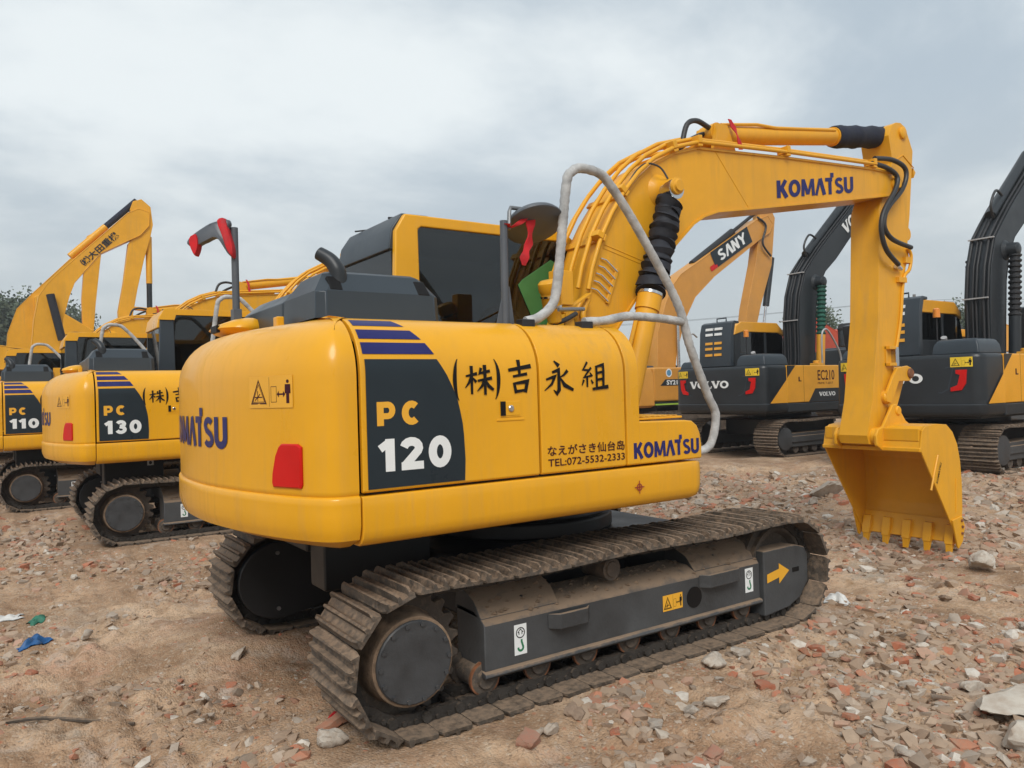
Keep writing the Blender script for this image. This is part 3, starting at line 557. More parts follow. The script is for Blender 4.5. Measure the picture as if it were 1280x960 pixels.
    for z0, z1, xa, xb in ((1.735,1.786,-1.292,-1.325),(1.803,1.845,-1.338,-1.375),(1.864,1.893,-1.392,-1.43)):
        mb = MB(); mb.rings([[sf(-1.637+((xa+(xb-xa)*t)+1.637)*i/6, z0+(z1-z0)*t, 0) for i in range(7)] for t in (0, .33, .66, 1)], False, False); part('stripe', mb, 'navy', ed, 0, 30)
    mb = MB(); word(mb, 'PC', -1.585, -1.375, 1.425, 1.528, sf, 0, .22, 2); part('model_letters', mb, 'gold', ed, 0, 0)
    mb = MB(); brush(mb, '(', -1.215, -1.135, 1.535, 1.70, sf); brush(mb, '株', -1.145, -.995, 1.545, 1.685, sf); brush(mb, ')', -1.005, -.925, 1.535, 1.70, sf); brush(mb, '吉', -.905, -.765, 1.548, 1.70, sf); part('brush_lettering', mb, 'ink', ed, 0, 0)
    mb = MB(); brush(mb, '永', -.690, -.515, 1.540, 1.70, sf); part('brush_lettering', mb, 'ink', pd, 0, 0); mb = MB(); brush(mb, '組', -.455, -.285, 1.552, 1.695, sf); part('brush_lettering', mb, 'ink', pd, 0, 0)
    mb = MB(); font(mb, 'なえがさき仙台岛', -.682, -.172, 1.232, 1.283, sf, 0, .014); font(mb, 'TEL:072-5532-2333', -.680, -.172, 1.180, 1.217, sf, 0, .010); part('address_lettering', mb, 'maroon', pd, 0, 0)
    mb = MB(); f = side_fn(); quad(mb, -.955, -.835, 1.437, 1.517, f, 0, 0, 1); mb.box((-.925, -1.250, 1.443), (-.842, -1.244, 1.511)); la = part('door_latch', mb, 'yellow', ed, .002)
    mb = MB(); mb.box((-.953, -1.2525, 1.443), (-.926, -1.246, 1.511)); part('latch_recess', mb, 'ink', ed); mb = MB(); mb.lathe((-.895, -1.249, 1.476), (0, -1, 0), [(0, .016), (.006, .016), (.009, .012)], 16); part('lock', mb, 'chrome', ed)
    mb = MB(); mb.box((-.975, -1.2485, 1.418), (-.815, -1.2425, 1.428)); part('pressed_rib', mb, 'yellow', ed, .002)
    mb = MB(); mb.prism(shell_outline(1), 'x', -1.660, -.95); part('left_door', mb, 'yellow', root, .0045, 30)
    mb = MB(); mb.prism([(-.149,1.144),(.428,1.144),(.430,1.22),(.418,1.29),(.395,1.335),(.355,1.362),(.30,1.368),(-.149,1.378)], 'y', -1.243, -.55); tb = part('tool_box', mb, 'yellow', root, .010, 40)
    mb = MB(); word(mb, 'KOMATSU', -.105, .405, 1.176, 1.262, planeY(-1.243), 0, .02); part('lettering', mb, 'navy', tb, 0, 0)
    mb = MB(); mb.box((-.04, -1.20, 1.380), (.32, -.70, 1.392)); 
    for i in range(8): mb.box((-.02+i*.042, -1.19, 1.392), (.0+i*.042, -.72, 1.398))
    part('step_plate', mb, 'yellow', tb, .003)
    # ---- grey engine cover and exhaust
    def cover(x0, x1, y0, y1, z0, zm, z1, ins, insx=None):
        mb = MB(); ix = insx or ins
        rr = lambda z, d, e: [(x0+e, y0+d+.04, z), (x0+e+.04, y0+d, z), (x1-e-.04, y0+d, z), (x1-e, y0+d+.04, z), (x1-e, y1-d, z), (x0+e, y1-d, z)]
        return mb.rings([rr(z0, 0, 0), rr(zm, .006, .006), rr(z1-.012, ins*.9, ix*.9), rr(z1, ins*1.15, ix*1.15)])
    gc = part('engine_cover', cover(-1.67, -1.0, -.80, -.285, 1.895, 2.06, 2.17, .09, .08), 'grey', root, .007, 22)
    part('cover_wing', cover(-1.66, -1.05, -.275, .50, 1.895, 2.06, 2.14, .02, .10), 'grey', gc, .006, 22)
    mb = MB(); mb.rings([[(x, -.80+dy-.004, z) for x, dy, z in ((-1.135,.008,2.062),(-1.065,.008,2.062),(-1.075,.066,2.140),(-1.135,.066,2.140))], [(x, -.80+dy+.02, z-.01) for x, dy, z in ((-1.135,.008,2.062),(-1.065,.008,2.062),(-1.075,.066,2.140),(-1.135,.066,2.140))]]); part('air_slot', mb, 'ink', gc, .006)
    mb = MB(); mb.rings([[(x, -.80+dy-.004, z) for x, dy, z in ((-1.60,.012,2.068),(-1.535,.012,2.068),(-1.535,.066,2.140),(-1.60,.066,2.140))], [(x, -.80+dy+.02, z-.01) for x, dy, z in ((-1.60,.012,2.068),(-1.535,.012,2.068),(-1.535,.066,2.140),(-1.60,.066,2.140))]]); part('air_slot', mb, 'ink', gc, .006)
    pp = smooth_path([(-1.53,-.72,2.03),(-1.53,-.72,2.14),(-1.537,-.715,2.18),(-1.56,-.69,2.225),(-1.60,-.65,2.262)], 5)
    mb = MB(); mb.tube(pp, [.040]*9+[.040-.0006*i for i in range(len(pp)-9)], 18); ex = part('exhaust_pipe', mb, 'charcoal', root, 0, 40)
    e0, e1 = pp[-1], (pp[-1]-pp[-2]).normalized(); mb = MB(); mb.cyl(e0-e1*.002, e0+e1*.002, .030, None, 18); part('pipe_mouth', mb, 'ink', ex)
    # ---- cab
    mb = MB(); Y0, Y1, X0, X1, ZT = .20, 1.16, -.80, .92, 2.735
    mb.prism([(X0+.02,1.22),(X0,1.9),(X0+.03,2.62),(X0+.10,ZT),(.62,ZT),(.80,2.62),(X1,1.9),(X1,1.22),(X1-.06,1.22),(X1-.06,1.88),(.74,2.58),(.60,2.66),(-.58,2.66),(-.605,2.64),(-.595,1.62),(X0+.10,1.5),(X0+.10,1.22)], 'y', Y0, Y0+.05)
    cf = part('cab', mb, 'yellow', root, .012, 40)
    mb = MB(); mb.prism([(X0+.02,1.22),(X0,1.9),(X0+.03,2.62),(X0+.10,ZT),(.62,ZT),(.80,2.62),(X1,1.9),(X1,1.22),(X1-.06,1.22),(X1-.06,1.88),(.74,2.58),(.60,2.66),(-.58,2.66),(-.605,2.64),(-.595,1.62),(X0+.10,1.5),(X0+.10,1.22)], 'y', Y1-.05, Y1); part('cab_frame', mb, 'yellow', cf, .012, 40)
    mb = MB(); mb.prism([(X0+.032,2.62),(X0+.105,ZT-.006),(.615,ZT-.006),(.79,2.60),(.72,2.57),(.58,2.64),(X0+.13,2.64)], 'y', Y0+.05, Y1-.05); part('roof', mb, 'yellow', cf, .006, 40)
    mb = MB(); mb.prism([(X0-.004,2.50),(X0+.022,2.64),(X0+.096,ZT+.012),(X0+.30,ZT+.014),(X0+.30,ZT-.01),(X0+.08,2.5)], 'y', Y0+.045, Y1-.045); part('rear_cowl', mb, 'grey', cf, .01, 40); mb = MB(); mb.box((X0+.006, Y0+.05, 1.3), (X0+.06, Y1-.05, 1.92)); part('rear_panel', mb, 'grey', cf, .01, 40)
    mb = MB(); mb.box((X0+.02, Y0+.05, 1.92), (X0+.03, Y1-.05, 2.50)); part('rear_window', mb, 'glass', cf)
    mb = MB(); mb.prism([(-.60,1.60),(-.60,2.66),(.60,2.66),(.745,2.58),(X1-.06,1.88),(X1-.06,1.3),(-.6,1.3)], 'y', Y0+.018, Y0+.026); part('side_window', mb, 'glass', cf)
    mb = MB(); mb.prism([(-.60,1.60),(-.60,2.66),(.60,2.66),(.745,2.58),(X1-.06,1.88),(X1-.06,1.3),(-.6,1.3)], 'y', Y1-.026, Y1-.018); part('side_window', mb, 'glass', cf)
    mb = MB(); mb.prism([(X1-.03,1.9),(X1-.036,1.9),(.77,2.60),(.776,2.60)], 'y', Y0+.05, Y1-.05); part('windscreen', mb, 'glass', cf)
    mb = MB(); mb.tube([(-.70,.45,2.755),(-.60,.45,2.765),(-.50,.55,2.765)], .008, 8); mb.tube([(-.73,.95,2.755),(-.55,.75,2.762),(-.40,.60,2.762)], .006, 8); mb.lathe((-.62,.72,2.752), (0,0,1), [(0,.03),(.01,.03)], 12); part('wiper', mb, 'rubber', cf)
    mb = MB(); mb.box((-.45,.42,1.65),(.10,.92,1.80)); mb.prism([(-.52,1.75),(-.62,2.38),(-.52,2.42),(-.40,1.8)], 'y', .46, .88); mb.prism([(-.60,2.42),(-.61,2.58),(-.54,2.58),(-.52,2.43)], 'y', .56, .78); part('seat', mb, 'seat', cf, .03)
    mb = MB(); mb.box((-.45,.24,1.3),(.30,.40,1.85)); mb.box((.45,.3,1.3),(.62,.5,2.02)); part('console', mb, 'seat', cf, .02)
    mb = MB(); mb.tube(smooth_path([(-.12,.235,1.70),(-.15,.235,1.98),(-.08,.235,2.12),(.10,.235,2.16),(.20,.235,2.08)], 5), .016, 8); part('grab_bar', mb, 'rubber', cf)
    mb = MB(); mb.prism([(.19,2.32),(.23,2.36),(.49,2.52),(.56,2.49),(.57,2.30),(.55,1.95),(.34,1.95),(.29,2.12)], 'y', .2115, .2165); part('green_sheet', mb, 'green', cf, .002, 30)
    # ---- handrails in foam wrap
    yh = -1.06
    def wrap_tube(path, r0, k=5):
        q = smooth_path(path, k); q2 = []
        for i in range(len(q)-1):
            n = max(1, int((q[i+1]-q[i]).length/.018)); q2 += [q[i].lerp(q[i+1], t/n) for t in range(n)]
        q2.append(q[-1]); return MB().tube(q2, [r0+.0012*math.sin(i*3.1)+random.uniform(-.0012, .0012) for i in range(len(q2))], 12)
    pr = [(-.66,yh,1.915),(-.58,yh,1.935),(-.49,yh,2.00),(-.455,yh,2.08),(-.425,yh,2.25),(-.365,yh,2.66),(-.325,yh,2.735),(-.26,yh,2.765),(-.13,yh,2.755),(-.05,yh,2.70),(.13,yh,2.50),(.45,yh,2.07),(.555,yh,1.80),(.70,yh,1.50),(.765,yh,1.385),(.735,yh,1.24),(.66,yh,1.17),(.43,yh,1.15)]
    hr = part('handrail', wrap_tube(pr, .026), 'foam', root, 0, 60)
    part('cross_rail', wrap_tube([(-.27,yh,1.925),(-.12,yh,1.935),(.05,yh,1.965),(.30,yh,1.962),(.50,yh,1.945)], .025), 'foam', hr, 0, 60)
    for x in (-.67, -.28): mb = MB(); mb.box((x-.03, yh-.03, 1.885), (x+.05, yh+.03, 1.925)); part('rail_foot', mb, 'rubber', hr, .004)
    mb = MB(); mb.cyl((-.24,-.80,2.02),(-.05,-.80,2.03),.012,None,10); part('rail_stub', mb, 'steel', hr)
    # ---- mirrors
    mb = MB(); mb.tube([(-.745,-1.0,1.88),(-.738,-1.0,2.44)], .020, 10); mb.prism([(-.80,1.90),(-.69,1.90),(-.715,2.10),(-.745,2.10)], 'y', -1.004, -.996); mb.box((-.80,-1.03,1.893),(-.68,-.97,1.906)); mp_ = part('mirror_pole', mb, 'mirrorback', root, 0, 40)
    mb = MB(); mb.tube([(-.70,-.99,2.40),(-.68,-.97,2.50),(-.665,-.96,2.525),(-.53,-.95,2.53)], .011, 8); part('mirror_bracket', mb, 'steel', mp_)
    mc = Vector((-.505,-.95,2.455)); mn = Vector((-.06,-.46,-.88)).normalized(); mb = MB(); mb.lathe(mc, mn, [(-.030,.10),(-.024,.150),(-.005,.162),(.006,.162),(.012,.152),(.016,.06)], 40); part('mirror', mb, 'mirrorback', mp_, 0, 30)
    def ribbon(name, parent, pts, w, mat='ribbon'):
        mb = MB(); q = smooth_path(pts, 4); rows = []
        for i, p in enumerate(q):
            a = .5*math.sin(i*.7); dvec = Vector((math.cos(a), -math.sin(a), 0))*w*(1-.25*math.sin(i*1.3)); nrm = Vector((math.sin(a), math.cos(a), 0))*.004
            rows.append([p-dvec+nrm, p+dvec+nrm, p+dvec-nrm, p-dvec-nrm])
        mb.rings(rows); return part(name, mb, mat, parent, 0, 60)
    ribbon('ribbon', mp_, [(-.55,-.985,2.52),(-.56,-.99,2.44),(-.57,-.99,2.35),(-.60,-.99,2.28),(-.61,-.99,2.22)], .022); ribbon('ribbon', mp_, [(-.56,-.99,2.50),(-.63,-.985,2.44),(-.70,-.99,2.41),(-.735,-1.03,2.42)], .018)
    mb = MB(); mb.tube([(-1.71,.47,1.90),(-1.71,.47,2.595)], .022, 10); mb.box((-1.735,.435,1.90),(-1.685,.505,2.10)); lp = part('mirror_pole', mb, 'mirrorback', root, .003, 40)
    def wrap_panel(pts, t, off):       # flat bundle standing on the pole, seen square from the rear right
        ax = Vector((.826, -.564, 0)); nv = Vector((-.564, -.826, 0)); b0 = Vector((-1.71, .47, 2.595)); P = [b0+ax*((x-296)/207)+Vector((0, 0, -(y-283)/207)) for x, y in pts]
        P = smooth_path(P, 3, True); n = len(P); c = sum(P, Vector())/n; mb = MB(); mb.rings([[c+(p-c)*k+nv*(off+q+random.uniform(-.003, .003)) for p in P] for k, q in ((.86, t), (.97, t*.6), (1, 0), (.97, -t*.6), (.86, -t))]); return mb
    part('wrapped_mirror', wrap_panel([(239,303),(243,295),(262,282),(272,277),(290,274),(294,279),(292,288),(297,310),(298,322),(293,320),(278,297),(262,301),(248,307)], .03, .02), 'mirrorback', lp, 0, 60)
    part('mirror_wrap', wrap_panel([(278,275),(288,273),(293,290),(298,308),(298,323),(291,316),(284,294)], .034, .024), 'ribbon', lp, 0, 60); part('mirror_wrap', wrap_panel([(243,297),(252,291),(255,304),(251,319),(246,312)], .035, .024), 'ribbon', lp, 0, 60)
    # ---- boom, arm, cylinders, bucket
    mb = MB(); flanged(mb, BOOM, BY0, BY1)
    for p, q in (((1.78,3.39),(2.16,2.995)), ((.60,2.56),(1.10,2.44)), ((.585,2.535),(1.09,2.415))): mb.tube([(p[0], BY0-.002, p[1]), (q[0], BY0-.0005, q[1])], .0025, 6)
    for sy, y in ((-1, BY0), (1, BY1)): mb.lathe((4.38, y, 3.47), (0, sy, 0), [(0, .07), (.02, .07), (.03, .045), (.045, .04)], 24); mb.lathe((1.16, y, 3.00), (0, sy, 0), [(0, .125), (.03, .088), (.07, .072), (.18, .060), (.185, .045), (.20, .04)], 28)
    bm_ = part('boom', mb, 'yellow_worn', root, .005, 30); K['boom'] = bm_
    mb = MB()
    lf = lambda u, v, l: (2.53+(u)*1.0, BY0-.0035-l*.0006, 3.115+u*.165+v)
    word(mb, 'KOMATSU', 0, 1.135, 0, .148, lf, 0, .02); part('lettering', mb, 'navy', bm_, 0, 0)
    top = [Vector((p[0], 0, p[1])) for p in BOOM[1:14]]
    def along(d, y, i0=0, i1=12):
        o = []
        for i in range(i0, i1+1):
            a = top[max(0, i-1)]; b = top[min(len(top)-1, i+1)]; t = (b-a).normalized(); o.append(top[i]+Vector((-t.z, 0, t.x))*d+Vector((0, y, 0)))
        return o
    for y, d, i1 in ((BY0-.030, .045, 12), (BY0+.035, .085, 12), (BY0+.12, .11, 10), (BY1-.05, .10, 12), (BY1+.02, .07, 11)):
        mb = MB(); mb.tube(along(d, y, 2, i1), .0165, 8); part('hydraulic_pipe', mb, 'yellow_worn', bm_, 0, 50)
    mb = MB(); mb.tube(along(.035, BY0-.012, 3, 8), .006, 6); part('grease_line', mb, 'steel', bm_, 0, 50)
    for i in (4, 6, 9, 10, 11, 12):
        p = top[i]; t = (top[min(12, i+1)]-top[max(0, i-1)]).normalized(); nv = Vector((-t.z, 0, t.x)); mb = MB(); mb.obox(p+nv*.02+Vector((0, BY0-.045, 0)), p+nv*.02+Vector((0, BY1+.03, 0)), .05, .02, nv); mb.obox(p+nv*.065+Vector((0, BY0-.05, 0)), p+nv*.065+Vector((0, BY0+.06, 0)), .045, .06, nv); part('pipe_clamp', mb, 'yellow_worn', bm_, .005)
    for y in (BY0+.02, BY0-.05):
        mb = MB(); mb.tube(smooth_path([(.395,y,2.16),(.34,y-.01,2.06),(.345,y-.02,1.98),(.33,y-.03,1.80)], 5), .0195, 10); part('hydraulic_pipe', mb, 'yellow_worn', bm_, 0, 50)
        mb = MB(); mb.lathe((.332, y-.03, 1.955), (0,0,-1), [(0,.026),(.03,.026),(.03,.019),(.10,.019),(.10,.028),(.13,.028)], 12); part('pipe_fitting', mb, 'chrome', bm_, 0, 40)
    mb = MB(); mb.obox((.71,BY0-.006,2.40),(.60,BY0-.006,2.15), .02, .03); gb = part('grease_block', mb, 'yellow_worn', bm_, .003)
    for i in range(5):
        x, z = .70-i*.024, 2.375-i*.053; mb = MB(); mb.tube([(x,BY0-.016,z),(x-.10,BY0-.016,z+.075),(x-.145,BY0-.012,z+.085)], .0055, 6); part('grease_line', mb, 'chrome', bm_, 0, 50)
    mb = MB(); mb.tube(smooth_path([(1.12,BY0-.12,3.06),(1.08,BY0-.08,3.15),(.98,BY0-.03,3.17),(.86,BY0-.02,3.06),(.80,BY0-.015,2.93)], 5), .007, 6); part('grease_hose', mb, 'hose', bm_, 0, 50)
    for a in ([(1.52,-.16,3.44),(1.58,-.16,3.60),(1.70,-.15,3.655),(1.85,-.13,3.64),(2.0,-.11,3.61)], [(1.60,-.05,3.44),(1.72,-.06,3.53),(1.90,-.07,3.61),(2.08,-.08,3.635)]): mb = MB(); mb.tube(smooth_path(a, 5), .021, 10); part('hydraulic_hose', mb, 'hose', bm_, 0, 50)
    for a in ([(4.0,BY0-.02,3.665),(4.27,BY0-.03,3.69),(4.46,BY0-.045,3.65),(4.50,BY0-.05,3.56),(4.41,BY0-.05,3.41),(4.18,BY0-.05,3.23),(4.09,BY0-.05,3.12),(4.085,BY0-.05,3.0),(4.23,BY0-.045,2.91),(4.58,BY0-.03,2.865)], [(3.95,BY0-.02,3.61),(4.18,BY0-.03,3.60),(4.33,BY0-.05,3.53),(4.27,BY0-.06,3.39),(4.06,BY0-.06,3.16),(4.005,BY0-.06,2.98),(4.10,BY0-.05,2.80),(4.34,BY0-.03,2.68)]):
        mb = MB(); mb.tube(smooth_path(a, 6), .023, 10); part('hydraulic_hose', mb, 'hose', bm_, 0, 50)
    for y in (BY0-.115, BY1+.115):
        a = Vector((1.16, y, 2.985)); b = Vector((.62, y, 1.30)); d = (b-a); Lc = d.length; d.normalize()
        mb = MB(); mb.cyl(a+d*.83, b, .078, None, 22); mb.cyl(a+d*.80, a+d*.93, .088, None, 22); mb.lathe(b, (0,1,0), [(-.06,.07),(.06,.07)], 20); bc = part('boom_cylinder', mb, 'yellow_worn', root, 0, 40)
        mb = MB(); mb.cyl(a, a+d*.85, .038, None, 14); mb.lathe(a, (0,1,0), [(-.05,.075),(.05,.075)], 20); part('rod', mb, 'chrome', bc, 0, 40)
        q = []; rs = []
        for i in range(46): q.append(a+d*(.10+.70*i/45)); rs.append(.076+(.022 if i % 4 < 2 else 0)+.014*(i/45)+random.uniform(-.008, .008)); q[-1] = q[-1]+Vector((random.uniform(-.006, .006), random.uniform(-.005, .005), 0))
        mb = MB(); mb.tube(q, rs, 20); part('bellows', mb, 'bellows', bc, 0, 25)
        for k in (.095, .80): mb = MB(); mb.tube([a+d*k, a+d*(k+.02)], .080 if k < .2 else .092, 20); part('clip_ring', mb, 'chrome', bc, 0, 40)
        mb = MB(); mb.tube([a+d*.95+Vector((-.10,-.02,.0)), b+Vector((-.10,-.02,.10))], .015, 8); part('cylinder_pipe', mb, 'yellow_worn', bc, 0, 40)
    yc = (BY0+BY1)/2
    a = Vector((1.95, yc, 3.60)); b = Vector((4.60, yc, 4.02)); d = (b-a).normalized()
    mb = MB(); mb.cyl(a, a+d*1.75, .078, None, 22); mb.cyl(a+d*1.70, a+d*1.80, .088, None, 22); mb.lathe(a, (0,1,0), [(-.07,.085),(.07,.085)], 20); mb.prism([(1.84,3.40),(1.90,3.66),(2.02,3.66),(2.14,3.41)], 'y', yc-.11, yc-.075); mb.prism([(1.84,3.40),(1.90,3.66),(2.02,3.66),(2.14,3.41)], 'y', yc+.075, yc+.11); mb.tube([a+d*.05+Vector((0,-.06,.07)), a+d*.5+Vector((0,-.07,.075)), a+d*.75+Vector((0,-.07,.05)), a+d*1.65+Vector((0,-.07,.04))], .014, 8); ac = part('arm_cylinder', mb, 'yellow_worn', root, 0, 40)
    q = [a+d*(1.72+.92*i/26) for i in range(27)]; rs = [(.104+.004*math.sin(i*.8)+random.uniform(-.004, .004))*(.90 if i in (0, 26) else 1) for i in range(27)]; mb = MB(); mb.tube(q, rs, 18); part('rod_cover', mb, 'wrapcloth', ac, 0, 50)
    mb = MB(); mb.cyl(a+d*2.55, b, .04, None, 12); mb.lathe(b, (0,1,0), [(-.06,.07),(.06,.07)], 18); part('rod', mb, 'chrome', ac, 0, 40)
    ribbon('ribbon', ac, [(2.06,yc-.10,3.72),(2.09,yc-.12,3.64),(2.09,yc-.16,3.55),(2.10,yc-.17,3.46)], .018)
    AY0, AY1 = -.228, .064; mb = MB(); mb.prism(ARM, 'y', AY0, AY1)
    mb.tube([(4.41,AY0-.003,3.70),(4.60,AY0-.003,3.80),(4.795,AY0-.003,3.70)], .006, 6)
    mb.prism([(4.795,3.70),(4.84,3.66),(4.80,3.60)], 'y', AY0, AY1); mb.lathe((4.60,AY0,4.02), (0,-1,0), [(0,.06),(.02,.06),(.03,.04)], 20)
    mb.lathe((3.92, AY0-.07, 1.04), (0,1,0), [(0,.05),(0,.062),(.05,.075),(AY1-AY0+.09,.075),(AY1-AY0+.14,.062)], 24); mb.lathe((4.13, AY0-.05, 1.40), (0,1,0), [(0,.05),(.02,.065),(AY1-AY0+.08,.065),(AY1-AY0+.10,.05)], 24)
    am = part('arm', mb, 'yellow_worn', root, .010, 30)
    mb = MB(); mb.tube(smooth_path([(4.60,AY0-.02,2.87),(4.66,AY0-.02,2.80),(4.62,AY0-.02,2.66),(4.52,AY0-.01,2.55),(4.44,AY0-.01,2.15),(4.34,AY0-.01,1.85)], 4), .0165, 8); mb.box((4.54,AY0-.03,2.72),(4.66,AY0+.02,2.78)); mb.box((4.40,AY0-.035,2.52),(4.54,AY0+.02,2.57)); part('hydraulic_pipe', mb, 'yellow_worn', am, 0, 50)
    mb = MB(); mb.lathe((4.36,AY0-.03,2.675), (1,0,-.3), [(0,.026),(.05,.026),(.05,.020),(.09,.02)], 10); mb.box((4.27,AY0-.045,1.70),(4.33,AY0+.0,1.88)); part('pipe_fitting', mb, 'chrome', am, 0, 40)
    mb = MB(); mb.box((4.16,AY0-.05,1.70),(4.28,AY0+.01,1.73)); mb.box((4.16,AY0-.05,1.86),(4.28,AY0+.01,1.89)); mb.box((4.16,AY0-.012,1.70),(4.19,AY0+.01,1.89)); part('valve_bracket', mb, 'yellow_worn', am, .003)
    a = Vector((4.80, (AY0+AY1)/2, 3.05)); b = Vector((4.50, (AY0+AY1)/2, 1.62)); d = (b-a).normalized(); mb = MB(); mb.cyl(a, a+d*1.0, .062, None, 18); mb.lathe(a, (0,1,0), [(-.06,.07),(.06,.07)], 16); bk = part('bucket_cylinder', mb, 'yellow_worn', root, 0, 40); mb = MB(); mb.cyl(a+d*.98, b, .032, None, 12); mb.lathe(b, (0,1,0), [(-.05,.06),(.05,.06)], 16); part('rod', mb, 'chrome', bk, 0, 40)
    for nm, y in (('side_link', AY0-.055), ('side_link', AY1+.025)):
        mb = MB(); mb.prism([(4.08,1.36),(4.15,1.34),(4.20,1.40),(4.30,1.55),(4.50,1.55),(4.56,1.61),(4.53,1.68),(4.46,1.70),(4.28,1.68),(4.20,1.60),(4.08,1.44)], 'y', y, y+.03); part(nm, mb, 'yellow_worn', am, .006)
    mb = MB(); mb.lathe((4.50,AY0-.075,1.625), (0,1,0), [(0,.04),(.01,.05),(.03,.05),(.04,.04)], 16); part('pin_boss', mb, 'rust', am, 0, 40)
    mb = MB(); mb.prism([(4.43,1.66),(4.53,1.70),(4.60,1.62),(4.40,1.25),(4.32,1.19),(4.22,1.22),(4.24,1.32)], 'y', AY0+.04, AY1-.04); part('bucket_link', mb, 'yellow_worn', am, .012)
    S = [(3.945,.93),(3.985,1.10),(4.05,1.135),(4.22,1.15),(4.42,1.135),(4.53,1.06),(4.61,.94),(4.655,.78),(4.675,.56),(4.67,.34),(4.645,.16),(4.60,.04),(4.575,.02)]
    yr, yl = -.635, .305; mb = MB(); inn = offset(S+[(4.25,.5)], -.02)[:-1]; inn = [S[0]]+inn[1:-1]+[S[-1]]
    loop = S+inn[::-1][1:-1]; 
    for i in range(len(S)-1):
        mb.add([(S[i][0], yr, S[i][1]), (S[i+1][0], yr, S[i+1][1]), (S[i+1][0], yl, S[i+1][1]), (S[i][0], yl, S[i][1])]+[(inn[i][0], yr, inn[i][1]), (inn[i+1][0], yr, inn[i+1][1]), (inn[i+1][0], yl, inn[i+1][1]), (inn[i][0], yl, inn[i][1])], [(0,1,2,3),(7,6,5,4)])
    bmx = MB()
    for y in (yr-.016, yl): bmx.prism(S, 'y', y, y+.016)
    bu = part('bucket', mb, 'yellow_worn', root, 0, 50)
    for y in (yr-.016, yl): mb = MB(); mb.prism(S, 'y', y, y+.0155); part('side_plate', mb, 'yellow_worn', bu, .004, 30)
    mb = MB(); mb.box((3.93,yr-.018,.905),(3.97,yl+.018,.945)); mb.box((3.955,yr,1.0),(3.975,yl,1.12)); part('top_lip', mb, 'yellow_worn', bu, .01)
    mb = MB(); mb.tube([(4.10,yr-.018,.55),(4.24,yr-.018,.86)], .010, 6); mb.tube([(4.56,yr-.018,.62),(4.54,yr-.018,.30)], .007, 6); part('side_rib', mb, 'yellow_worn', bu, 0, 40)
    mb = MB(); lf2 = lambda u, v, l: (4.22+u*.42-v*.9, yr-.0195-l*.0006, .60+u*.90+v*.42); font(mb, 'KOMATSU', 0, .20, 0, .028, lf2, 0, .02); part('bucket_marking', mb, 'ink', bu, 0, 0)
    for y in (AY0-.075, AY1+.045):
        mb = MB(); mb.prism([(3.85,.955),(3.84,1.05),(3.88,1.11),(3.96,1.13),(4.06,1.24),(4.14,1.33),(4.20,1.335),(4.26,1.28),(4.36,1.17),(4.50,1.10),(4.30,1.05),(4.0,.90),(3.92,.915)], 'y', y, y+.032); part('ear', mb, 'yellow_worn', bu, .010)
    mb = MB(); mb.lathe((4.22,AY0-.09,1.27), (0,1,0), [(0,.035),(.01,.045),(AY1-AY0+.17,.045),(AY1-AY0+.18,.035)], 18); part('link_pin', mb, 'yellow_worn', bu, 0, 40)
    mb = MB(); mb.prism([(4.665,.20),(4.64,.10),(4.60,.02),(4.575,.0),(4.555,.01),(4.585,.10),(4.615,.22)], 'y', yr, yl); part('cutting_edge', mb, 'yellow_worn', bu, .004)
    for i in range(5):
        y = yr+.055+(yl-yr-.11)*i/4; mb = MB()
        mb.rings([[(x+dx_, y+w, z) for dx_, w in ((-.5*t, -wd), (.5*t, -wd), (.5*t, wd), (-.5*t, wd))] for x, z, t, wd in ((4.600,.17,.07,.040),(4.575,.06,.085,.042),(4.555,-.005,.075,.036),(4.550,-.008,.055,.030),(4.527,-.10,.016,.026))]); part('tooth', mb, 'yellow_worn', bu, .006, 30)
    for y, y2 in ((yr-.034, yr-.016), (yl+.016, yl+.034)):
        mb = MB(); mb.prism([(4.44,.24),(4.62,.26),(4.67,.16),(4.62,.02),(4.54,-.04),(4.52,-.02)], 'y', y, y2); sc = part('side_cutter', mb, 'yellow_worn', bu, .005)
        for x, z in ((4.60,.22),(4.61,.16),(4.60,.10)): mb = MB(); mb.cyl((x, y-.014, z), (x, y, z), .013, None, 6); part('bolt', mb, 'rust', bu)
    # ---- hydraulic swivel cluster beside the boom foot
    mb = MB(); mb.lathe((.02,-.42,2.02), (-.25,-.1,1), [(-.05,.02),(-.03,.045),(.03,.05),(.05,.062),(.16,.062),(.17,.07),(.22,.07),(.24,.05)], 18); mb.box((.03,-.45,2.10),(.16,-.36,2.32)); vb = part('valve_body', mb, 'yellow_worn', root, .004, 40)
    for t in (.06, .13): mb = MB(); mb.lathe(Vector((.02,-.42,2.02))+Vector((-.25,-.1,1)).normalized()*t, (-.25,-.1,1), [(0,.066),(.014,.066)], 18); part('band_clamp', mb, 'chrome', vb, 0, 40)
    mb = MB(); mb.tube(smooth_path([(.0,-.43,1.98),(.08,-.44,2.0),(.20,-.42,2.05)], 4), .016, 8); part('hydraulic_hose', mb, 'hose', vb, 0, 50)
    mb = MB(); mb.obox((.10,-.40,2.05),(.40,-.32,2.20),.04,.015); mb.box((.05,-.44,1.70),(.50,-.34,1.74)); mb.prism([(.06,1.70),(.12,2.06),(.18,2.06),(.20,1.70)], 'y', -.42, -.405); part('pipe_bracket', mb, 'yellow_worn', root, .004)
    for y0, y1 in ((-.31, -.28), (.115, .145)): mb = MB(); mb.prism([(.02,1.1),(.10,1.5),(.30,1.74),(.48,1.74),(.60,1.5),(.95,1.3),(1.0,1.1)], 'y', y0, y1); part('boom_bracket', mb, 'yellow_worn', root, .006)
    return K
def digits(door, text):
    mb = MB(); word(mb, text, -1.575, -1.218, 1.228, 1.368, side_fn(), 0, .10, 2); part('model_number', mb, 'white', door, 0, 0)

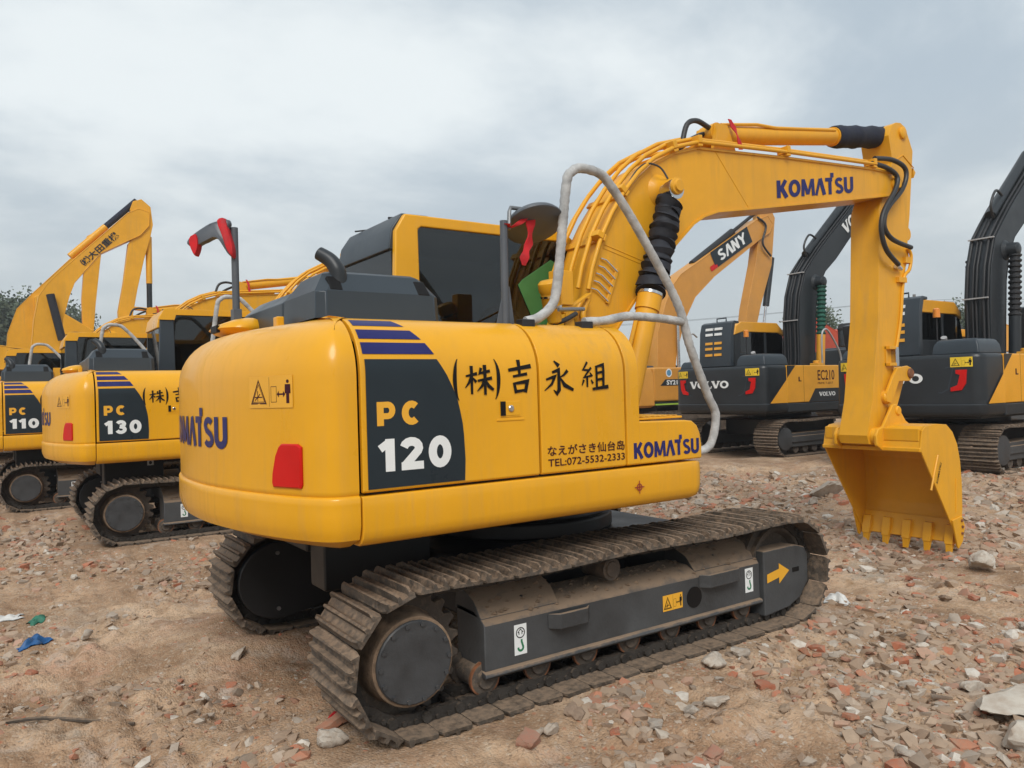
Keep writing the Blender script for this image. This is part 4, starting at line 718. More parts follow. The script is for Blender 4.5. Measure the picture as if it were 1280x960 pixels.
main = thing('excavator', 'large yellow excavator with mud-caked tracks and raised boom, marked 120 on its dark side panel', 'excavator', (0,0,0), 0, 'yellow excavators parked in a row')
KM = komatsu(main)
ROW = [main]
for (x, y), num, lab in zip(KPOS[1:], ('130', '110', '100'), (
    'yellow excavator marked 130 on its dark side panel, parked right behind the one marked 120',
    'yellow excavator marked 110 on its dark side panel, parked beyond the one marked 130',
    'yellow excavator hidden but for its cab and boom beyond the one marked 110')):
    c = copy_tree(main, None, ('mirror_pole', 'green_sheet')); c.location = (x, y, 0); c['label'] = lab; ROW.append(c)
    for ch in c.children:
        if ch.name.split('.')[0] == 'cab':
            ch.data = ch.data.copy(); ch.data.materials[0] = M['grey']
            for g_ in ch.children:
                if g_.name.split('.')[0] in ('cab_frame',): g_.data = g_.data.copy(); g_.data.materials[0] = M['grey']
                if g_.name.split('.')[0] == 'rear_cowl': g_.data = g_.data.copy(); g_.data.materials[0] = M['yellow']
            mb = MB(); mb.prism([(-.795,2.60),(-.72,2.742),(.64,2.742),(.82,2.60),(.70,2.60),(.60,2.665),(-.58,2.665),(-.60,2.60)], 'y', .185, .203); part('roof_rail', mb, 'yellow', ch, .004)
    if num != '100':
        for ch in c.children:
            if ch.name.startswith('engine_door'): digits(ch, num)
digits(KM['engine_door'], '120')

# ------------------------------------------------------------------ grey and amber excavators of the right-hand row
VBOOM = [(.46,1.70),(.52,2.2),(.53,3.05),(.62,3.65),(.84,4.2),(1.16,4.52),(1.55,4.88),(2.95,6.05),(4.2,6.98),(4.42,7.02),(4.5,6.86),(4.35,6.62),(3.07,5.52),(2.08,4.62),(1.62,4.28),(1.36,3.92),(1.2,3.40),(1.12,2.6),(1.05,1.70)]
def volvo(root, cyl_mat):
    H, RX = 1.27, -2.18
    mb = MB(); mb.box((-1.0,-.75,.42),(1.0,.75,.78)); mb.lathe((0,0,.78), (0,0,1), [(0,.7),(.1,.7),(.1,.62),(.24,.62)], 28); part('car_body', mb, 'black', root, .02)
    for sy in (-1, 1):
        yc = sy*1.03; mb = MB(); mb.prism([(-1.25,.20),(-1.30,.50),(1.2,.52),(1.2,.2)], 'y', yc-.14, yc+.14); mb.box((-1.2, yc+sy*.12-.05, .30), (1.2, yc+sy*.12+.05, .44)); fr = part('track_frame', mb, 'uc', root, .02)
        mb = MB(); mb.lathe((-1.52, yc-sy*.1, .40), (0,sy,0), [(0,.30),(.14,.32),(.15,.36),(.17,.36),(.18,.25),(.33,.24),(.34,.21)], 28); part('travel_motor', mb, 'hub', fr, 0, 40)
        mb = MB(); mb.lathe((1.46, yc-sy*.1, .40), (0,sy,0), [(0,.30),(.18,.30),(.19,.1),(.22,.1)], 28); part('idler', mb, 'uc_dirt', fr, 0, 40)
        for x in np.linspace(-1.0, 1.0, 7): mb = MB(); mb.lathe((x, yc-.1, .17), (0,1,0), [(0,.1),(.2,.1)], 16); part('track_roller', mb, 'uc_dirt', fr, 0, 40)
        run_track(fr, yc, -1.52, 1.46, .40, .355, 46, VSHOES, .02, False)
    mb = MB(); mb.box((-2.0,-1.15,.92),(1.2,1.2,1.10)); mb.box((-1.9,-1.2,1.1),(.9,-.4,1.85)); mb.box((-1.9,-.4,1.1),(-.9,1.2,1.85)); part('revolving_frame', mb, 'black', root, .01)
    # counterweight: rounded corners in plan
    pl = [(-1.42,-H),(-1.95,-H),(-2.05,-1.245),(-2.12,-1.18),(-2.16,-1.06),(-2.205,-.5),(-2.215,0),(-2.205,.5),(-2.16,1.06),(-2.12,1.18),(-2.05,1.245),(-1.95,H),(-1.42,H)]
    def ringz(z, d): q = offset(pl, -d); return [(x if 0 < i < len(q)-1 else -1.42, y, z) for i, (x, y) in enumerate(q)]
    mb = MB(); mb.rings([ringz(z, d) for z, d in ((.955,.10),(.965,.05),(.99,.015),(1.03,0),(1.14,0),(1.155,.012),(1.5,.018),(1.88,.022),(1.925,.03),(1.95,.055),(1.955,.10))]); cw = part('counterweight', mb, 'charcoal', root, 0, 35)
    rf = lambda u, v, l: (float(np.interp(abs(u), [0,.5,1.06,1.18], [-2.215,-2.205,-2.16,-2.12]))+.014-l*.0008, -u, v)
    mb = MB(); fr_pts = [(-.72,1.34),(.66,1.34),(.76,1.40),(.84,1.74),(-.84,1.74),(-.80,1.40)]; V, F = stroke(fr_pts, .022, 6, True); put(mb, V, F, rf, 4); part('panel_line', mb, 'grey', cw, 0, 0)
    mb = MB(); word(mb, 'VoLVo', -.72, .38, 1.50, 1.66, rf, 0, -.04, 6); part('lettering', mb, 'white', cw, 0, 0)
    for s in (-1, 1):
        mb = MB(); pts = [(.80,1.36),(.80,1.42),(.90,1.46),(.94,1.62),(.88,1.64),(.88,1.70),(1.04,1.70),(1.02,1.48),(.96,1.38)]; pts = [(s*a, b) for a, b in pts]
        mb.add([rf(a, b, -4) for a, b in pts]+[rf(a, b, 22) for a, b in pts], [tuple(range(9, 18))]+[(i, (i+1) % 9, 9+(i+1) % 9, 9+i) for i in range(9)]); part('tail_light', mb, 'red', cw, 0, 0)
        mb = MB(); u0, u1 = (.80, 1.12) if s > 0 else (-1.12, -.80); warn_sticker(mb, lambda u, v, l: rf(u, v, l+6), u0, u1, 1.745, 1.90); part('warning_sticker', mb, ['sticker_y', 'ink'], cw, 0, 0)
    for sy in (-1, 1):
        mb = MB(); mb.box((-1.41, min(sy*1.19, sy*1.262), 1.15), (.86, max(sy*1.19, sy*1.262), 1.945)); sp = part('side_panel', mb, 'volvo_yellow' if sy < 0 else 'volvo_yellow', root, .02)
        mb = MB(); mb.box((-1.41, min(sy*1.17, sy*1.268), .955), (.88, max(sy*1.17, sy*1.268), 1.142)); part('side_skirt', mb, 'charcoal', root, .02)
        if sy < 0:
            f = planeY(-1.2715); f2 = planeY(-1.2625); mb = MB(); polyf(mb, [(-2.0,1.16),(-1.43,1.16),(-1.43,1.66)], f, 1); part('amber_field', mb, 'volvo_yellow', cw, 0, 0)
            mb = MB(); polyf(mb, [(-1.41,1.68),(-1.41,1.94),(-1.12,1.94)], f2, 1); part('grey_field', mb, 'charcoal', sp, 0, 0)
            mb = MB(); polyf(mb, [(-.68,1.155),(-.44,1.44),(.85,1.44),(.85,1.155)], f2, 1); part('grey_field', mb, 'charcoal', sp, 0, 0)
            mb = MB(); word(mb, 'VoLVo', -.30, .30, 1.27, 1.36, lambda u, v, l: f2(u, v, l+3), 0, -.04); part('lettering', mb, 'white', sp, 0, 0)
            mb = MB(); font(mb, 'EC210', -.34, .28, 1.62, 1.84, f2, 0, .01); font(mb, 'PRIME T-2017', -.34, .22, 1.53, 1.575, f2, 0, .0); part('lettering', mb, 'maroon', sp, 0, 0)
            mb = MB(); mb.box((-1.02,-1.2645,1.60),(-.98,-1.258,1.70)); mb.box((-.98,-1.2645,1.60),(-.92,-1.258,1.62)); part('door_latch', mb, 'maroon', sp)
            mb = MB(); mb.box((-.84,-1.2635,1.16),(-.835,-1.258,1.94)); part('door_gap', mb, 'ink', sp)
    mb = MB(); mb.box((-1.41,-1.18,1.90),(.86,-.55,1.948)); mb.box((-1.41,-.55,1.90),(-.75,1.2,1.948)); part('hood_top', mb, 'charcoal', root, .01)
    # upright grille panel and low hump
    mb = MB(); mb.prism([(-1.85,1.98),(-1.80,2.75),(-1.74,2.95),(-1.66,2.99),(-1.52,2.98),(-1.52,2.93),(-1.64,2.93),(-1.70,2.72),(-1.74,1.98)], 'y', -.15, .74); gp = part('grille_panel', mb, 'grey', root, .012)
    for i, z in enumerate((2.80,2.68,2.48,2.36,2.22)):
        for y in (.10, .36): mb = MB(); x = -1.813+(z-2.5)*.07; mb.prism([(x-.02,z),(x-.012,z+.055),(x+.03,z+.055),(x+.02,z)], 'y', y, y+.2); part('grille_slot', mb, 'volvo_yellow' if i > 1 else 'white', gp)
    mb = MB(); mb.tube([(-1.62,.12,2.98),(-1.62,.12,3.07),(-1.62,.38,3.07),(-1.62,.38,2.98)], .016, 8); part('lift_handle', mb, 'grey', gp)
    mb = MB(); mb.rings([[(x, y, z) for x, y in offset([(-2.0,-.42),(-2.0,-1.16),(-1.2,-1.16),(-1.2,-.42)], -d)] for z, d in ((1.945,.0),(2.10,.02),(2.18,.06),(2.20,.12))]); part('rear_hump', mb, 'grey', root, .03)
    mb = MB(); mb.rings([[(x, y, z) for x, y in offset([(-2.0,.82),(-2.0,1.2),(-1.2,1.2),(-1.2,.82)], -d)] for z, d in ((1.945,.0),(2.05,.02),(2.12,.06))]); part('rear_hump', mb, 'grey', root, .03)
    # cab
    Y0, Y1 = .42, 1.30
    cabo = [(-.95,1.3),(-1.0,2.6),(-.92,2.92),(-.75,3.02),(.55,3.02),(.78,2.85),(.95,2.0),(.95,1.3)]
    mb = MB(); mb.prism([(-.95,1.3),(-1.0,2.30),(.93,2.30),(.95,2.0),(.95,1.3)], 'y', Y0, Y1); cb_ = part('cab', mb, 'charcoal', root, .02)
    mb = MB(); mb.prism([(-1.02,2.72),(-.94,2.94),(-.75,3.04),(.57,3.04),(.80,2.86),(.84,2.72),(.60,2.80),(-.72,2.80)], 'y', Y0-.015, Y1+.015); part('roof', mb, 'volvo_yellow', cb_, .02)
    for x0, x1 in ((-1.0, -.78), (.10, .17)):
        for y in (Y0, Y1-.06): mb = MB(); mb.box((x0, y, 2.28), (x1, y+.06, 2.80)); part('pillar', mb, 'charcoal', cb_, .01)
    mb = MB(); mb.box((-.99,Y0+.06,2.30),(-.98,Y1-.06,2.80)); part('rear_window', mb, 'glass', cb_); mb = MB(); mb.prism([(-.78,2.30),(-.78,2.80),(.60,2.80),(.82,2.72),(.92,2.30)], 'y', Y0+.02, Y0+.03); part('side_window', mb, 'glass', cb_)
    mb = MB(); mb.box((-.5,.65,2.2),(-.35,1.05,2.75)); part('seat', mb, 'seat', cb_, .03)
    mb = MB(); mb.cyl((-1.38,-.22,1.95),(-1.38,-.22,2.62),.012,None,8); bp = part('beacon_post', mb, 'rubber', root); mb = MB(); mb.lathe((-1.38,-.22,2.62), (0,0,1), [(0,.06),(.14,.055),(.16,.03)], 14); part('beacon_lens', mb, 'amber', bp, 0, 40)
    mb = MB(); mb.tube([(-1.1,-.2,1.94),(-1.1,-.2,2.2),(-1.16,-.22,2.28)], .05, 12); part('exhaust_pipe', mb, 'silverpaint', root, 0, 40)
    mb = MB(); mb.tube(smooth_path([(.10,-1.1,1.94),(.10,-1.1,2.5),(.16,-1.1,2.72),(.36,-1.1,2.72),(.75,-1.1,2.28),(.84,-1.1,1.98)], 4), .022, 8); part('handrail', mb, 'silverpaint', root, 0, 50)
    mb = MB(); mb.box((-.08,-1.12,1.945),(.12,-.9,2.0)); mb.lathe((.02,-1.0,2.0), (0,0,1), [(0,.07),(.05,.07),(.06,.05)], 14); part('filler_cap', mb, 'volvo_yellow', root, .01)
    # boom with pipes
    y0, y1 = -.25, .20; mb = MB(); flanged(mb, VBOOM, y0, y1, .012, .008); mb.lathe((1.22,y0,3.98), (0,-1,0), [(0,.2),(.05,.14),(.22,.12),(.24,.08)], 20); bo = part('boom', mb, 'charcoal', root, .01, 30)
    tp = [Vector((p[0], 0, p[1])) for p in VBOOM[0:9]]
    for k, (y, d) in enumerate(((y0+.03,.03),(y0+.10,.045),(y0+.23,.04),(y0+.29,.05),(y0+.40,.03))):
        o = []
        for i in range(len(tp)):
            t = (tp[min(i+1, len(tp)-1)]-tp[max(i-1, 0)]).normalized(); o.append(tp[i]+Vector((-t.z, 0, t.x))*d+Vector((0, y, 0)))
        mb = MB(); mb.tube(o, (.020, .028, .024, .018, .026)[k], 8); part('hydraulic_pipe', mb, 'rubber', bo, 0, 50)
    for i in (2, 4):
        p = tp[i]; mb = MB(); mb.box((p.x-.11, y0, p.z-.012), (p.x-.06, y1, p.z+.012)); part('pipe_clamp', mb, 'silverpaint', bo)
    mb = MB(); mb.tube(smooth_path([(1.12,-.1,4.62),(.98,-.12,4.85),(1.2,-.12,5.15),(1.5,-.1,5.1)], 5), .025, 8); part('hydraulic_hose', mb, 'hose', bo, 0, 50)
    mb = MB(); mb.tube(smooth_path([(2.9,y0-.05,5.85),(2.75,y0-.1,5.3),(2.9,y0-.1,4.75),(3.4,y0-.05,4.4)], 6), .032, 8); part('hydraulic_hose', mb, 'hose', bo, 0, 50)
    lf = lambda u, v, l: (2.55+u*.78-v*.62, y0-.012-l*.0008, 5.25+u*.62+v*.78); mb = MB(); word(mb, 'VoLVo', 0, 1.4, 0, .30, lf, 0, -.04); part('lettering', mb, 'white', bo, 0, 0)
    mb = MB(); a = Vector((1.10, (y0+y1)/2, 4.62)); b = Vector((4.1, (y0+y1)/2, 7.2)); d = (b-a).normalized(); mb.cyl(a+d*.1, a+d*2.3, .10, None, 16); mb.cyl(a+d*2.3, b, .05, None, 12); part('arm_cylinder', mb, 'charcoal', root, 0, 40)
    for y in (y0-.16, y1+.16):
        a = Vector((1.22, y, 3.95)); b = Vector((1.02, y, 1.5)); d = (b-a).normalized(); mb = MB(); mb.cyl(a+d*1.25, b, .10, None, 16); bc = part('boom_cylinder', mb, 'volvo_yellow' if cyl_mat == 'greenbellows' else 'charcoal', root, 0, 40)
        q = [a+d*(.08+1.2*i/47) for i in range(48)]; mb = MB(); mb.tube(q, [.085+(.028 if i % 4 < 2 else 0) for i in range(48)], 14); part('bellows', mb, cyl_mat, bc, 0, 25)
    mb = MB(); mb.prism([(4.05,7.35),(4.3,7.5),(4.62,6.9),(4.45,5.6),(3.95,3.3),(3.75,2.95),(3.6,3.0),(3.66,3.4),(3.95,5.6),(4.05,6.8)], 'y', y0+.1, y1-.1); part('arm', mb, 'charcoal', root, .015)
    mb = MB(); mb.prism([(3.62,3.05),(3.9,3.1),(4.3,2.8),(4.45,2.2),(4.3,1.7),(4.1,1.55),(4.0,1.75),(3.7,2.6)], 'y', -.5, .62); part('bucket', mb, 'charcoal', root, .02)
V1 = thing('excavator', 'grey and amber excavator with green bellows on its boom cylinder', 'excavator', (VPOS[0][0], VPOS[0][1], 0), 0, 'grey and amber excavators'); volvo(V1, 'greenbellows')
V2 = copy_tree(V1); V2.location = (VPOS[1][0], VPOS[1][1], 0); V2['label'] = 'grey and amber excavator with black bellows, behind the lowered bucket of the yellow one'
for ch in V2.children:
    n = ch.name.split('.')[0]
    if n == 'boom_cylinder':
        ch.data = ch.data.copy(); ch.data.materials[0] = M['charcoal']
        for g in ch.children: g.data = g.data.copy(); g.data.materials[0] = M['rubber']

# ------------------------------------------------------------------ machines farther back
def box_part(nm, mat, root, lo, hi, bev=.02): mb = MB(); mb.box(lo, hi); return part(nm, mb, mat, root, bev)
def far_excavator(label, loc, body, boom, arm, by, cabm='charcoal', roofm=None, cab=True, house=True, bellow=None, bucket=None):
    root = thing('excavator', label, 'excavator', loc, 0, 'excavators in the back rows'); roofm = roofm or body
    for sy in (-1, 1):
        yc = sy*1.05; pts = [(-1.5+.42*math.cos(a), .43+.42*math.sin(a)) for a in np.linspace(math.pi/2, 1.5*math.pi, 10)]+[(1.5+.42*math.cos(a), .43+.42*math.sin(a)) for a in np.linspace(-math.pi/2, math.pi/2, 10)]
        mb = MB(); n = len(pts); big = offset(pts, .03); rows = [[(p[0], yc-.3, p[1]) for p in pts], [(p[0], yc+.3, p[1]) for p in pts]]; mb.rings(rows)
        P, s = track_path(-1.5, 1.5, .43, .43, 0)
        for q in np.arange(0, s[-1], .16):
            x, z = np.interp(q, s, P[:, 0]), np.interp(q, s, P[:, 1]); x2, z2 = np.interp(q+.05, s, P[:, 0]), np.interp(q+.05, s, P[:, 1]); mb.obox((x, yc, z), (x2, yc, z2), .6, .05)
        tr = part('track', mb, 'shoe', root, 0, 30)
        box_part('track_frame', 'uc', tr, (-1.1, yc-.2-.13, .22), (1.1, yc+.2+.13, .58)); mb = MB(); mb.lathe((-1.5, yc-.32, .43), (0,1,0), [(0,.2),(0,.24),(.64,.24),(.64,.2)], 20); part('travel_motor', mb, 'hub', tr, 0, 40)
    mb = MB(); mb.box((-.9,-.8,.4),(.9,.8,1.0)); part('car_body', mb, 'black', root)
    mb = MB(); mb.rings([[(x, y, z) for x, y in offset([(-1.5,-1.3),(-2.0,-1.25),(-2.3,-.8),(-2.4,0),(-2.3,.8),(-2.0,1.25),(-1.5,1.3)], -d)] for z, d in ((1.0,.08),(1.06,0),(1.95,.02),(2.08,.06),(2.12,.14))]); part('counterweight', mb, body, root, .01)
    box_part('deck', 'black', root, (-1.5, -1.25, 1.0), (1.5, 1.25, 1.15)); sp = box_part('side_panel', body, root, (-1.49, -1.28, 1.16), (.9, -.45, 2.12), .06); box_part('engine_hood', 'grey', root, (-1.45, -.44, 1.16), (-.6, 1.25, 2.2), .06)
    if cab:
        Y0, Y1 = .42, 1.28; mb = MB(); mb.prism([(-.55,1.2),(-.6,2.25),(1.25,2.25),(1.3,1.2)], 'y', Y0, Y1); c = part('cab', mb, cabm, root, .03)
        mb = MB(); mb.prism([(-.62,2.86),(-.5,3.02),(.85,3.02),(1.02,2.86),(1.0,2.80),(-.62,2.80)], 'y', Y0-.01, Y1+.01); part('roof', mb, roofm, c, .02)
        for x0, x1 in ((-.6,-.45),(.2,.27),(.98,1.04)):
            for y in (Y0, Y1-.06): box_part('pillar', cabm, c, (x0, y, 2.25), (x1, y+.06, 2.80), .01)
        mb = MB(); mb.box((-.59,Y0+.06,2.25),(-.58,Y1-.06,2.8)); part('rear_window', mb, 'glass', c); mb = MB(); mb.box((-.45,Y0+.02,2.25),(.98,Y0+.03,2.8)); part('side_window', mb, 'glass', c); box_part('seat', 'seat', c, (-.25,.6,2.0), (-.1,1.05,2.7), .03)
    mb = MB(); flanged(mb, boom, by-.22, by+.22, .02, .01); bo = part('boom', mb, body, root, .01, 30)
    mb = MB(); mb.prism(arm, 'y', by-.17, by+.17); part('arm', mb, body, root, .015)
    return root, bo, sp
def rel(pts, ox): return [(a-ox, b) for a, b in pts]
# orange machine between the rows
OX, OY = 13.75, 12.3
ob = rel([(13.2,1.5),(13.5,2.2),(13.55,3.2),(13.92,4.10),(14.25,4.65),(14.6,5.0),(18.3,7.05),(18.9,7.25),(19.15,7.0),(18.95,6.7),(18.34,6.38),(16.1,5.04),(15.2,4.35),(14.69,3.6),(14.3,2.6),(14.1,1.5)], OX)
oa = rel([(18.6,7.3),(18.8,7.52),(19.2,7.48),(19.35,7.25),(19.1,5.63),(18.45,4.2),(18.05,3.1),(17.75,2.9),(17.55,3.1),(17.75,4.1),(18.25,5.6),(18.5,6.7)], OX)
sr, sb, ss = far_excavator('orange excavator with a dark name panel on its boom, parked beyond the green-bellows machine', (OX, OY, 0), 'orange', ob, oa, 0)
mb = MB(); lf = lambda u, v, l: (2.45+u*.87-v*.48, -.236-l*.001, 5.30+u*.48+v*.87); polyf(mb, [(0,0),(2.1,0),(2.1,.55),(.0,.55)], lf); pn = part('name_panel', mb, 'decal_dark', sb, 0, 0)
mb = MB(); polyf(mb, [(-.25,0),(.0,0),(.0,.16),(-.25,.16)], lf); polyf(mb, [(0.0,.0),(.10,.0),(.10,.10),(.0,.10)], lf, 1); part('red_bar', mb, 'red', sb, 0, 0)
mb = MB(); word(mb, 'SANY', .30, 1.85, .10, .46, lf, 0, .05, 2); part('lettering', mb, 'white', sb, 0, 0)
f = planeY(-1.2815); mb = MB(); polyf(mb, [(-1.25,1.60),(-1.05,1.78),(.86,1.78),(.86,1.60)], f); part('dark_panel', mb, 'decal_dark', ss, 0, 0); mb = MB(); font(mb, 'SY215', -1.0, -.42, 1.625, 1.755, lambda u, v, l: f(u, v, 2), 0, .03); part('lettering', mb, 'white', ss, 0, 0)
mb = MB(); polyf(mb, arc(-.90, 1.96, .12, .12, 0, 345, 20), f); polyf(mb, arc(-.90, 1.96, .085, .085, 0, 345, 20), f, 2, 1); part('emblem', mb, ['white', 'bluedot'], ss, 0, 0)
mb = MB(); mb.box((-1.45,-1.292,1.06),(1.4,-1.255,1.10)); part('lime_strip', mb, 'lime', ss)
mb = MB(); a = Vector((1.6,0,5.4)); b = Vector((5.0,0,7.5)); d = (b-a).normalized(); mb.cyl(a, a+d*2.3, .12, None, 14); mb.cyl(a+d*2.3, b, .06, None, 10); part('arm_cylinder', mb, 'black', sr, 0, 40)
mb = MB(); a = Vector((5.55,0,5.9)); b = Vector((4.95,0,3.2)); d = (b-a).normalized(); mb.cyl(a, a+d*1.7, .11, None, 14); bc = part('bucket_cylinder', mb, 'charcoal', sr, 0, 40); mb = MB(); mb.cyl(a+d*1.7, b, .05, None, 10); part('rod', mb, 'chrome', bc, 0, 40)
mb = MB(); mb.obox((4.1,0,3.25),(4.95,0,3.15),.3,.14); mb.obox((4.9,0,3.2),(4.3,0,2.5),.25,.13); part('bucket_link', mb, 'charcoal', sr, .02)
mb = MB(); mb.prism([(3.85,3.0),(4.1,2.9),(4.6,2.6),(4.75,2.2),(4.5,1.8),(4.1,1.7),(3.8,2.2)], 'y', -.55, .55); part('bucket', mb, 'charcoal', sr, .03)
mb = MB(); mb.tube(smooth_path([(4.55,-.25,7.15),(4.95,-.28,6.9),(4.75,-.28,6.3),(5.2,-.25,5.9)], 6), .035, 8); mb2 = part('hydraulic_hose', mb, 'hose', sb, 0, 50)
mb = MB(); mb.tube([(.55,-.3,3.55),(.55,-.3,2.1)], .05, 10); part('boom_cylinder_rod', mb, 'chrome', sr, 0, 40)
mb = MB(); mb.tube(smooth_path([(.2,-1.1,2.1),(.2,-1.1,2.9),(.3,-1.1,3.1),(.5,-1.1,3.0)], 5), .025, 8); part('handrail', mb, 'silverpaint', sr, 0, 50)
# yellow machine far behind on the left, boom raised with brush-like white-edged lettering
OX = -2.5
bb = rel([(-2.0,1.6),(-1.9,3.0),(-1.78,4.26),(-1.64,5.0),(-1.40,5.40),(-1.17,5.68),(.95,7.90),(1.28,8.08),(1.60,8.0),(1.58,7.55),(1.30,7.2),(.10,6.50),(-.66,5.50),(-.82,5.05),(-1.02,4.26),(-1.1,3.0),(-1.2,1.6)], OX)
ba = rel([(1.02,8.05),(1.12,8.34),(1.38,8.44),(1.66,8.2),(1.72,7.6),(1.62,7.1),(1.42,6.4),(1.20,5.4),(1.0,4.30),(.85,4.1),(.62,4.15),(.60,4.6),(.78,5.6),(.95,6.9),(1.25,7.3)], OX)
br_, bo2, bs2 = far_excavator('yellow excavator with tall raised boom carrying small dark lettering, standing before the trees', (OX, 24.2, 0), 'yellow_worn', bb, ba, 0)
lf = lambda u, v, l: (2.15+u*.69-v*.72, -.236-l*.001, 6.02+u*.72+v*.69); mb = MB(); font(mb, '㈱大田重機', 0, 1.5, 0, .24, lf, 0, .02); part('lettering', mb, 'decal_dark', bo2, 0, 0)
mb = MB(); a = Vector((1.75,0,6.35)); b = Vector((3.75,0,8.40)); d = (b-a).normalized(); mb.cyl(a, a+d*1.5, .11, None, 14); ac2 = part('arm_cylinder', mb, 'yellow_worn', br_, 0, 40); mb = MB(); mb.cyl(a+d*1.5, b, .10, None, 12); part('rod_cover', mb, 'wrapcloth', ac2, 0, 40)
mb = MB(); a = Vector((4.10,0,7.2)); b = Vector((4.08,0,4.65)); d = (b-a).normalized(); mb.cyl(a, a+d*1.6, .10, None, 14); bc = part('bucket_cylinder', mb, 'yellow_worn', br_, 0, 40); mb = MB(); mb.cyl(a+d*1.6, b, .09, None, 10); part('rod_cover', mb, 'charcoal', bc, 0, 40)
mb = MB(); mb.obox((3.35,0,4.75),(4.15,0,4.7),.3,.1); mb.obox((4.1,0,4.75),(3.8,0,3.9),.25,.13); part('bucket_link', mb, 'yellow_worn', br_, .02)
mb = MB(); mb.prism([(3.2,4.3),(3.9,4.2),(4.2,3.7),(4.0,3.1),(3.5,2.9),(3.1,3.3)], 'y', -.55, .55); part('bucket', mb, 'yellow_worn', br_, .03)
mb = MB(); mb.tube([(1.15,-.4,5.05),(1.45,-.4,3.6)], .12, 10); part('boom_cylinder', mb, 'bellows', br_, 0, 40)
# second boom beside it with its bucket curled up
OX = -3.2
ba2 = rel([(.20,8.0),(.5,8.2),(.75,7.9),(.62,6.9),(.45,5.4),(.35,4.2),(.0,4.1),(-.02,5.6),(.10,7.0)], OX)
bb2 = rel([(-2.6,1.6),(-2.4,4.2),(-2.1,5.1),(-1.6,5.7),(.2,7.7),(.6,7.9),(.7,7.5),(-.4,6.1),(-1.5,4.6),(-1.7,1.6)], OX)
r2_, _, _ = far_excavator('yellow excavator with a curled bucket, half hidden behind the raised lettered boom', (OX, 29.2, 0), 'yellow_worn', bb2, ba2, 0)
mb = MB(); mb.prism([(1.75,4.0),(1.62,5.55),(1.82,5.62),(2.05,5.3),(3.5,4.35),(3.4,3.9)], 'y', -.55, .55); part('bucket', mb, 'yellow_worn', r2_, .03)
# more machines whose cabs and booms fill the gaps
def boom_at(dx, up): return [(-.1+dx,1.5),(.1+dx,2.5),(.6+dx,3.2+up*.4),(1.3+dx,3.6+up*.6),(4.2+dx,3.4+up),(4.5+dx,3.2+up),(4.2+dx,3.0+up),(1.6+dx,2.9+up*.6),(1.0+dx,2.3),(.8+dx,1.5)]
def arm_at(dx, up): return [(4.0+dx,3.6+up),(4.3+dx,3.9+up),(4.6+dx,3.6+up),(4.6+dx,2.6+up),(4.2+dx,1.0+up*.5),(3.95+dx,1.0+up*.5),(4.1+dx,2.6+up)]
for lab, loc, body, cabm, roofm, up in (
    ('rust orange excavator with a worn arm, at the edge of the yard before the trees', (-8.2, 26.0, 0), 'orange', 'charcoal', 'orange', -.3),
    ('yellow excavator with grey cab, seen between the lettered boom and the marked-110 machine', (-5.2, 19.0, 0), 'yellow_worn', 'charcoal', 'charcoal', -.6),
    ('yellow excavator with low boom, behind the black-bellows machine', (20.5, 6.4, 0), 'volvo_yellow', 'charcoal', 'volvo_yellow', -.8),
    ('dark grey excavator with a black cab, standing between the two grey and amber machines', (20.5, 9.0, .45), 'charcoal', 'black', 'black', -.9),
    ('yellow excavator with dark cab, parked past the black-bellows machine', (17.2, -.9, 0), 'yellow_worn', 'charcoal', 'volvo_yellow', -.7)):
    far_excavator(lab, loc, body, boom_at(0, up), arm_at(0, up), -.1, cabm, roofm)
far_excavator('red excavator with sloping boom, beyond the handrail of the green-bellows machine', (21.0, 13.7, 0), 'redorange', [(.2,1.5),(.5,2.6),(1.43,4.0),(2.14,4.2),(3.84,3.58),(4.3,3.2),(4.07,2.77),(2.8,2.9),(1.8,2.4),(1.2,1.5)], [(3.9,3.6),(4.2,3.7),(4.5,3.2),(4.3,2.0),(4.0,1.0),(3.8,1.0),(3.9,2.0)], 0, 'charcoal', 'redorange')

# ------------------------------------------------------------------ ground
def axis(lo, hi, c0, c1, fine, coarse_n):
    a = np.arange(c0, c1+fine/2, fine); L_ = c0-(c0-lo)*(np.linspace(0, 1, coarse_n)[1:]**3.0); H_ = c1+(hi-c1)*(np.linspace(0, 1, coarse_n)[1:]**3.0); return np.concatenate([L_[::-1], a, H_])
gx = axis(-900, 900, -4.6, 8.6, .024, 70); gy = axis(-900, 900, -4.2, 5.0, .024, 110)
XX, YY = np.meshgrid(gx, gy); far = np.clip((np.hypot(XX-1, YY-1)-14)/30, 0, 1); ZZ = ground_z(XX, YY)*(1-far)-.03*far
nx, ny = len(gx), len(gy); me = bpy.data.meshes.new('ground'); me.vertices.add(nx*ny); me.vertices.foreach_set('co', np.stack([XX, YY, ZZ], -1).astype(np.float32).ravel())
ii = (np.arange(ny-1)[:, None]*nx+np.arange(nx-1)[None]).ravel(); fc = np.stack([ii, ii+1, ii+nx+1, ii+nx], 1).astype(np.int32); nf = len(fc)
me.loops.add(nf*4); me.loops.foreach_set('vertex_index', fc.ravel()); me.polygons.add(nf); me.polygons.foreach_set('loop_start', np.arange(nf, dtype=np.int32)*4); me.update(calc_edges=True); me.polygons.foreach_set('use_smooth', np.ones(nf, bool))
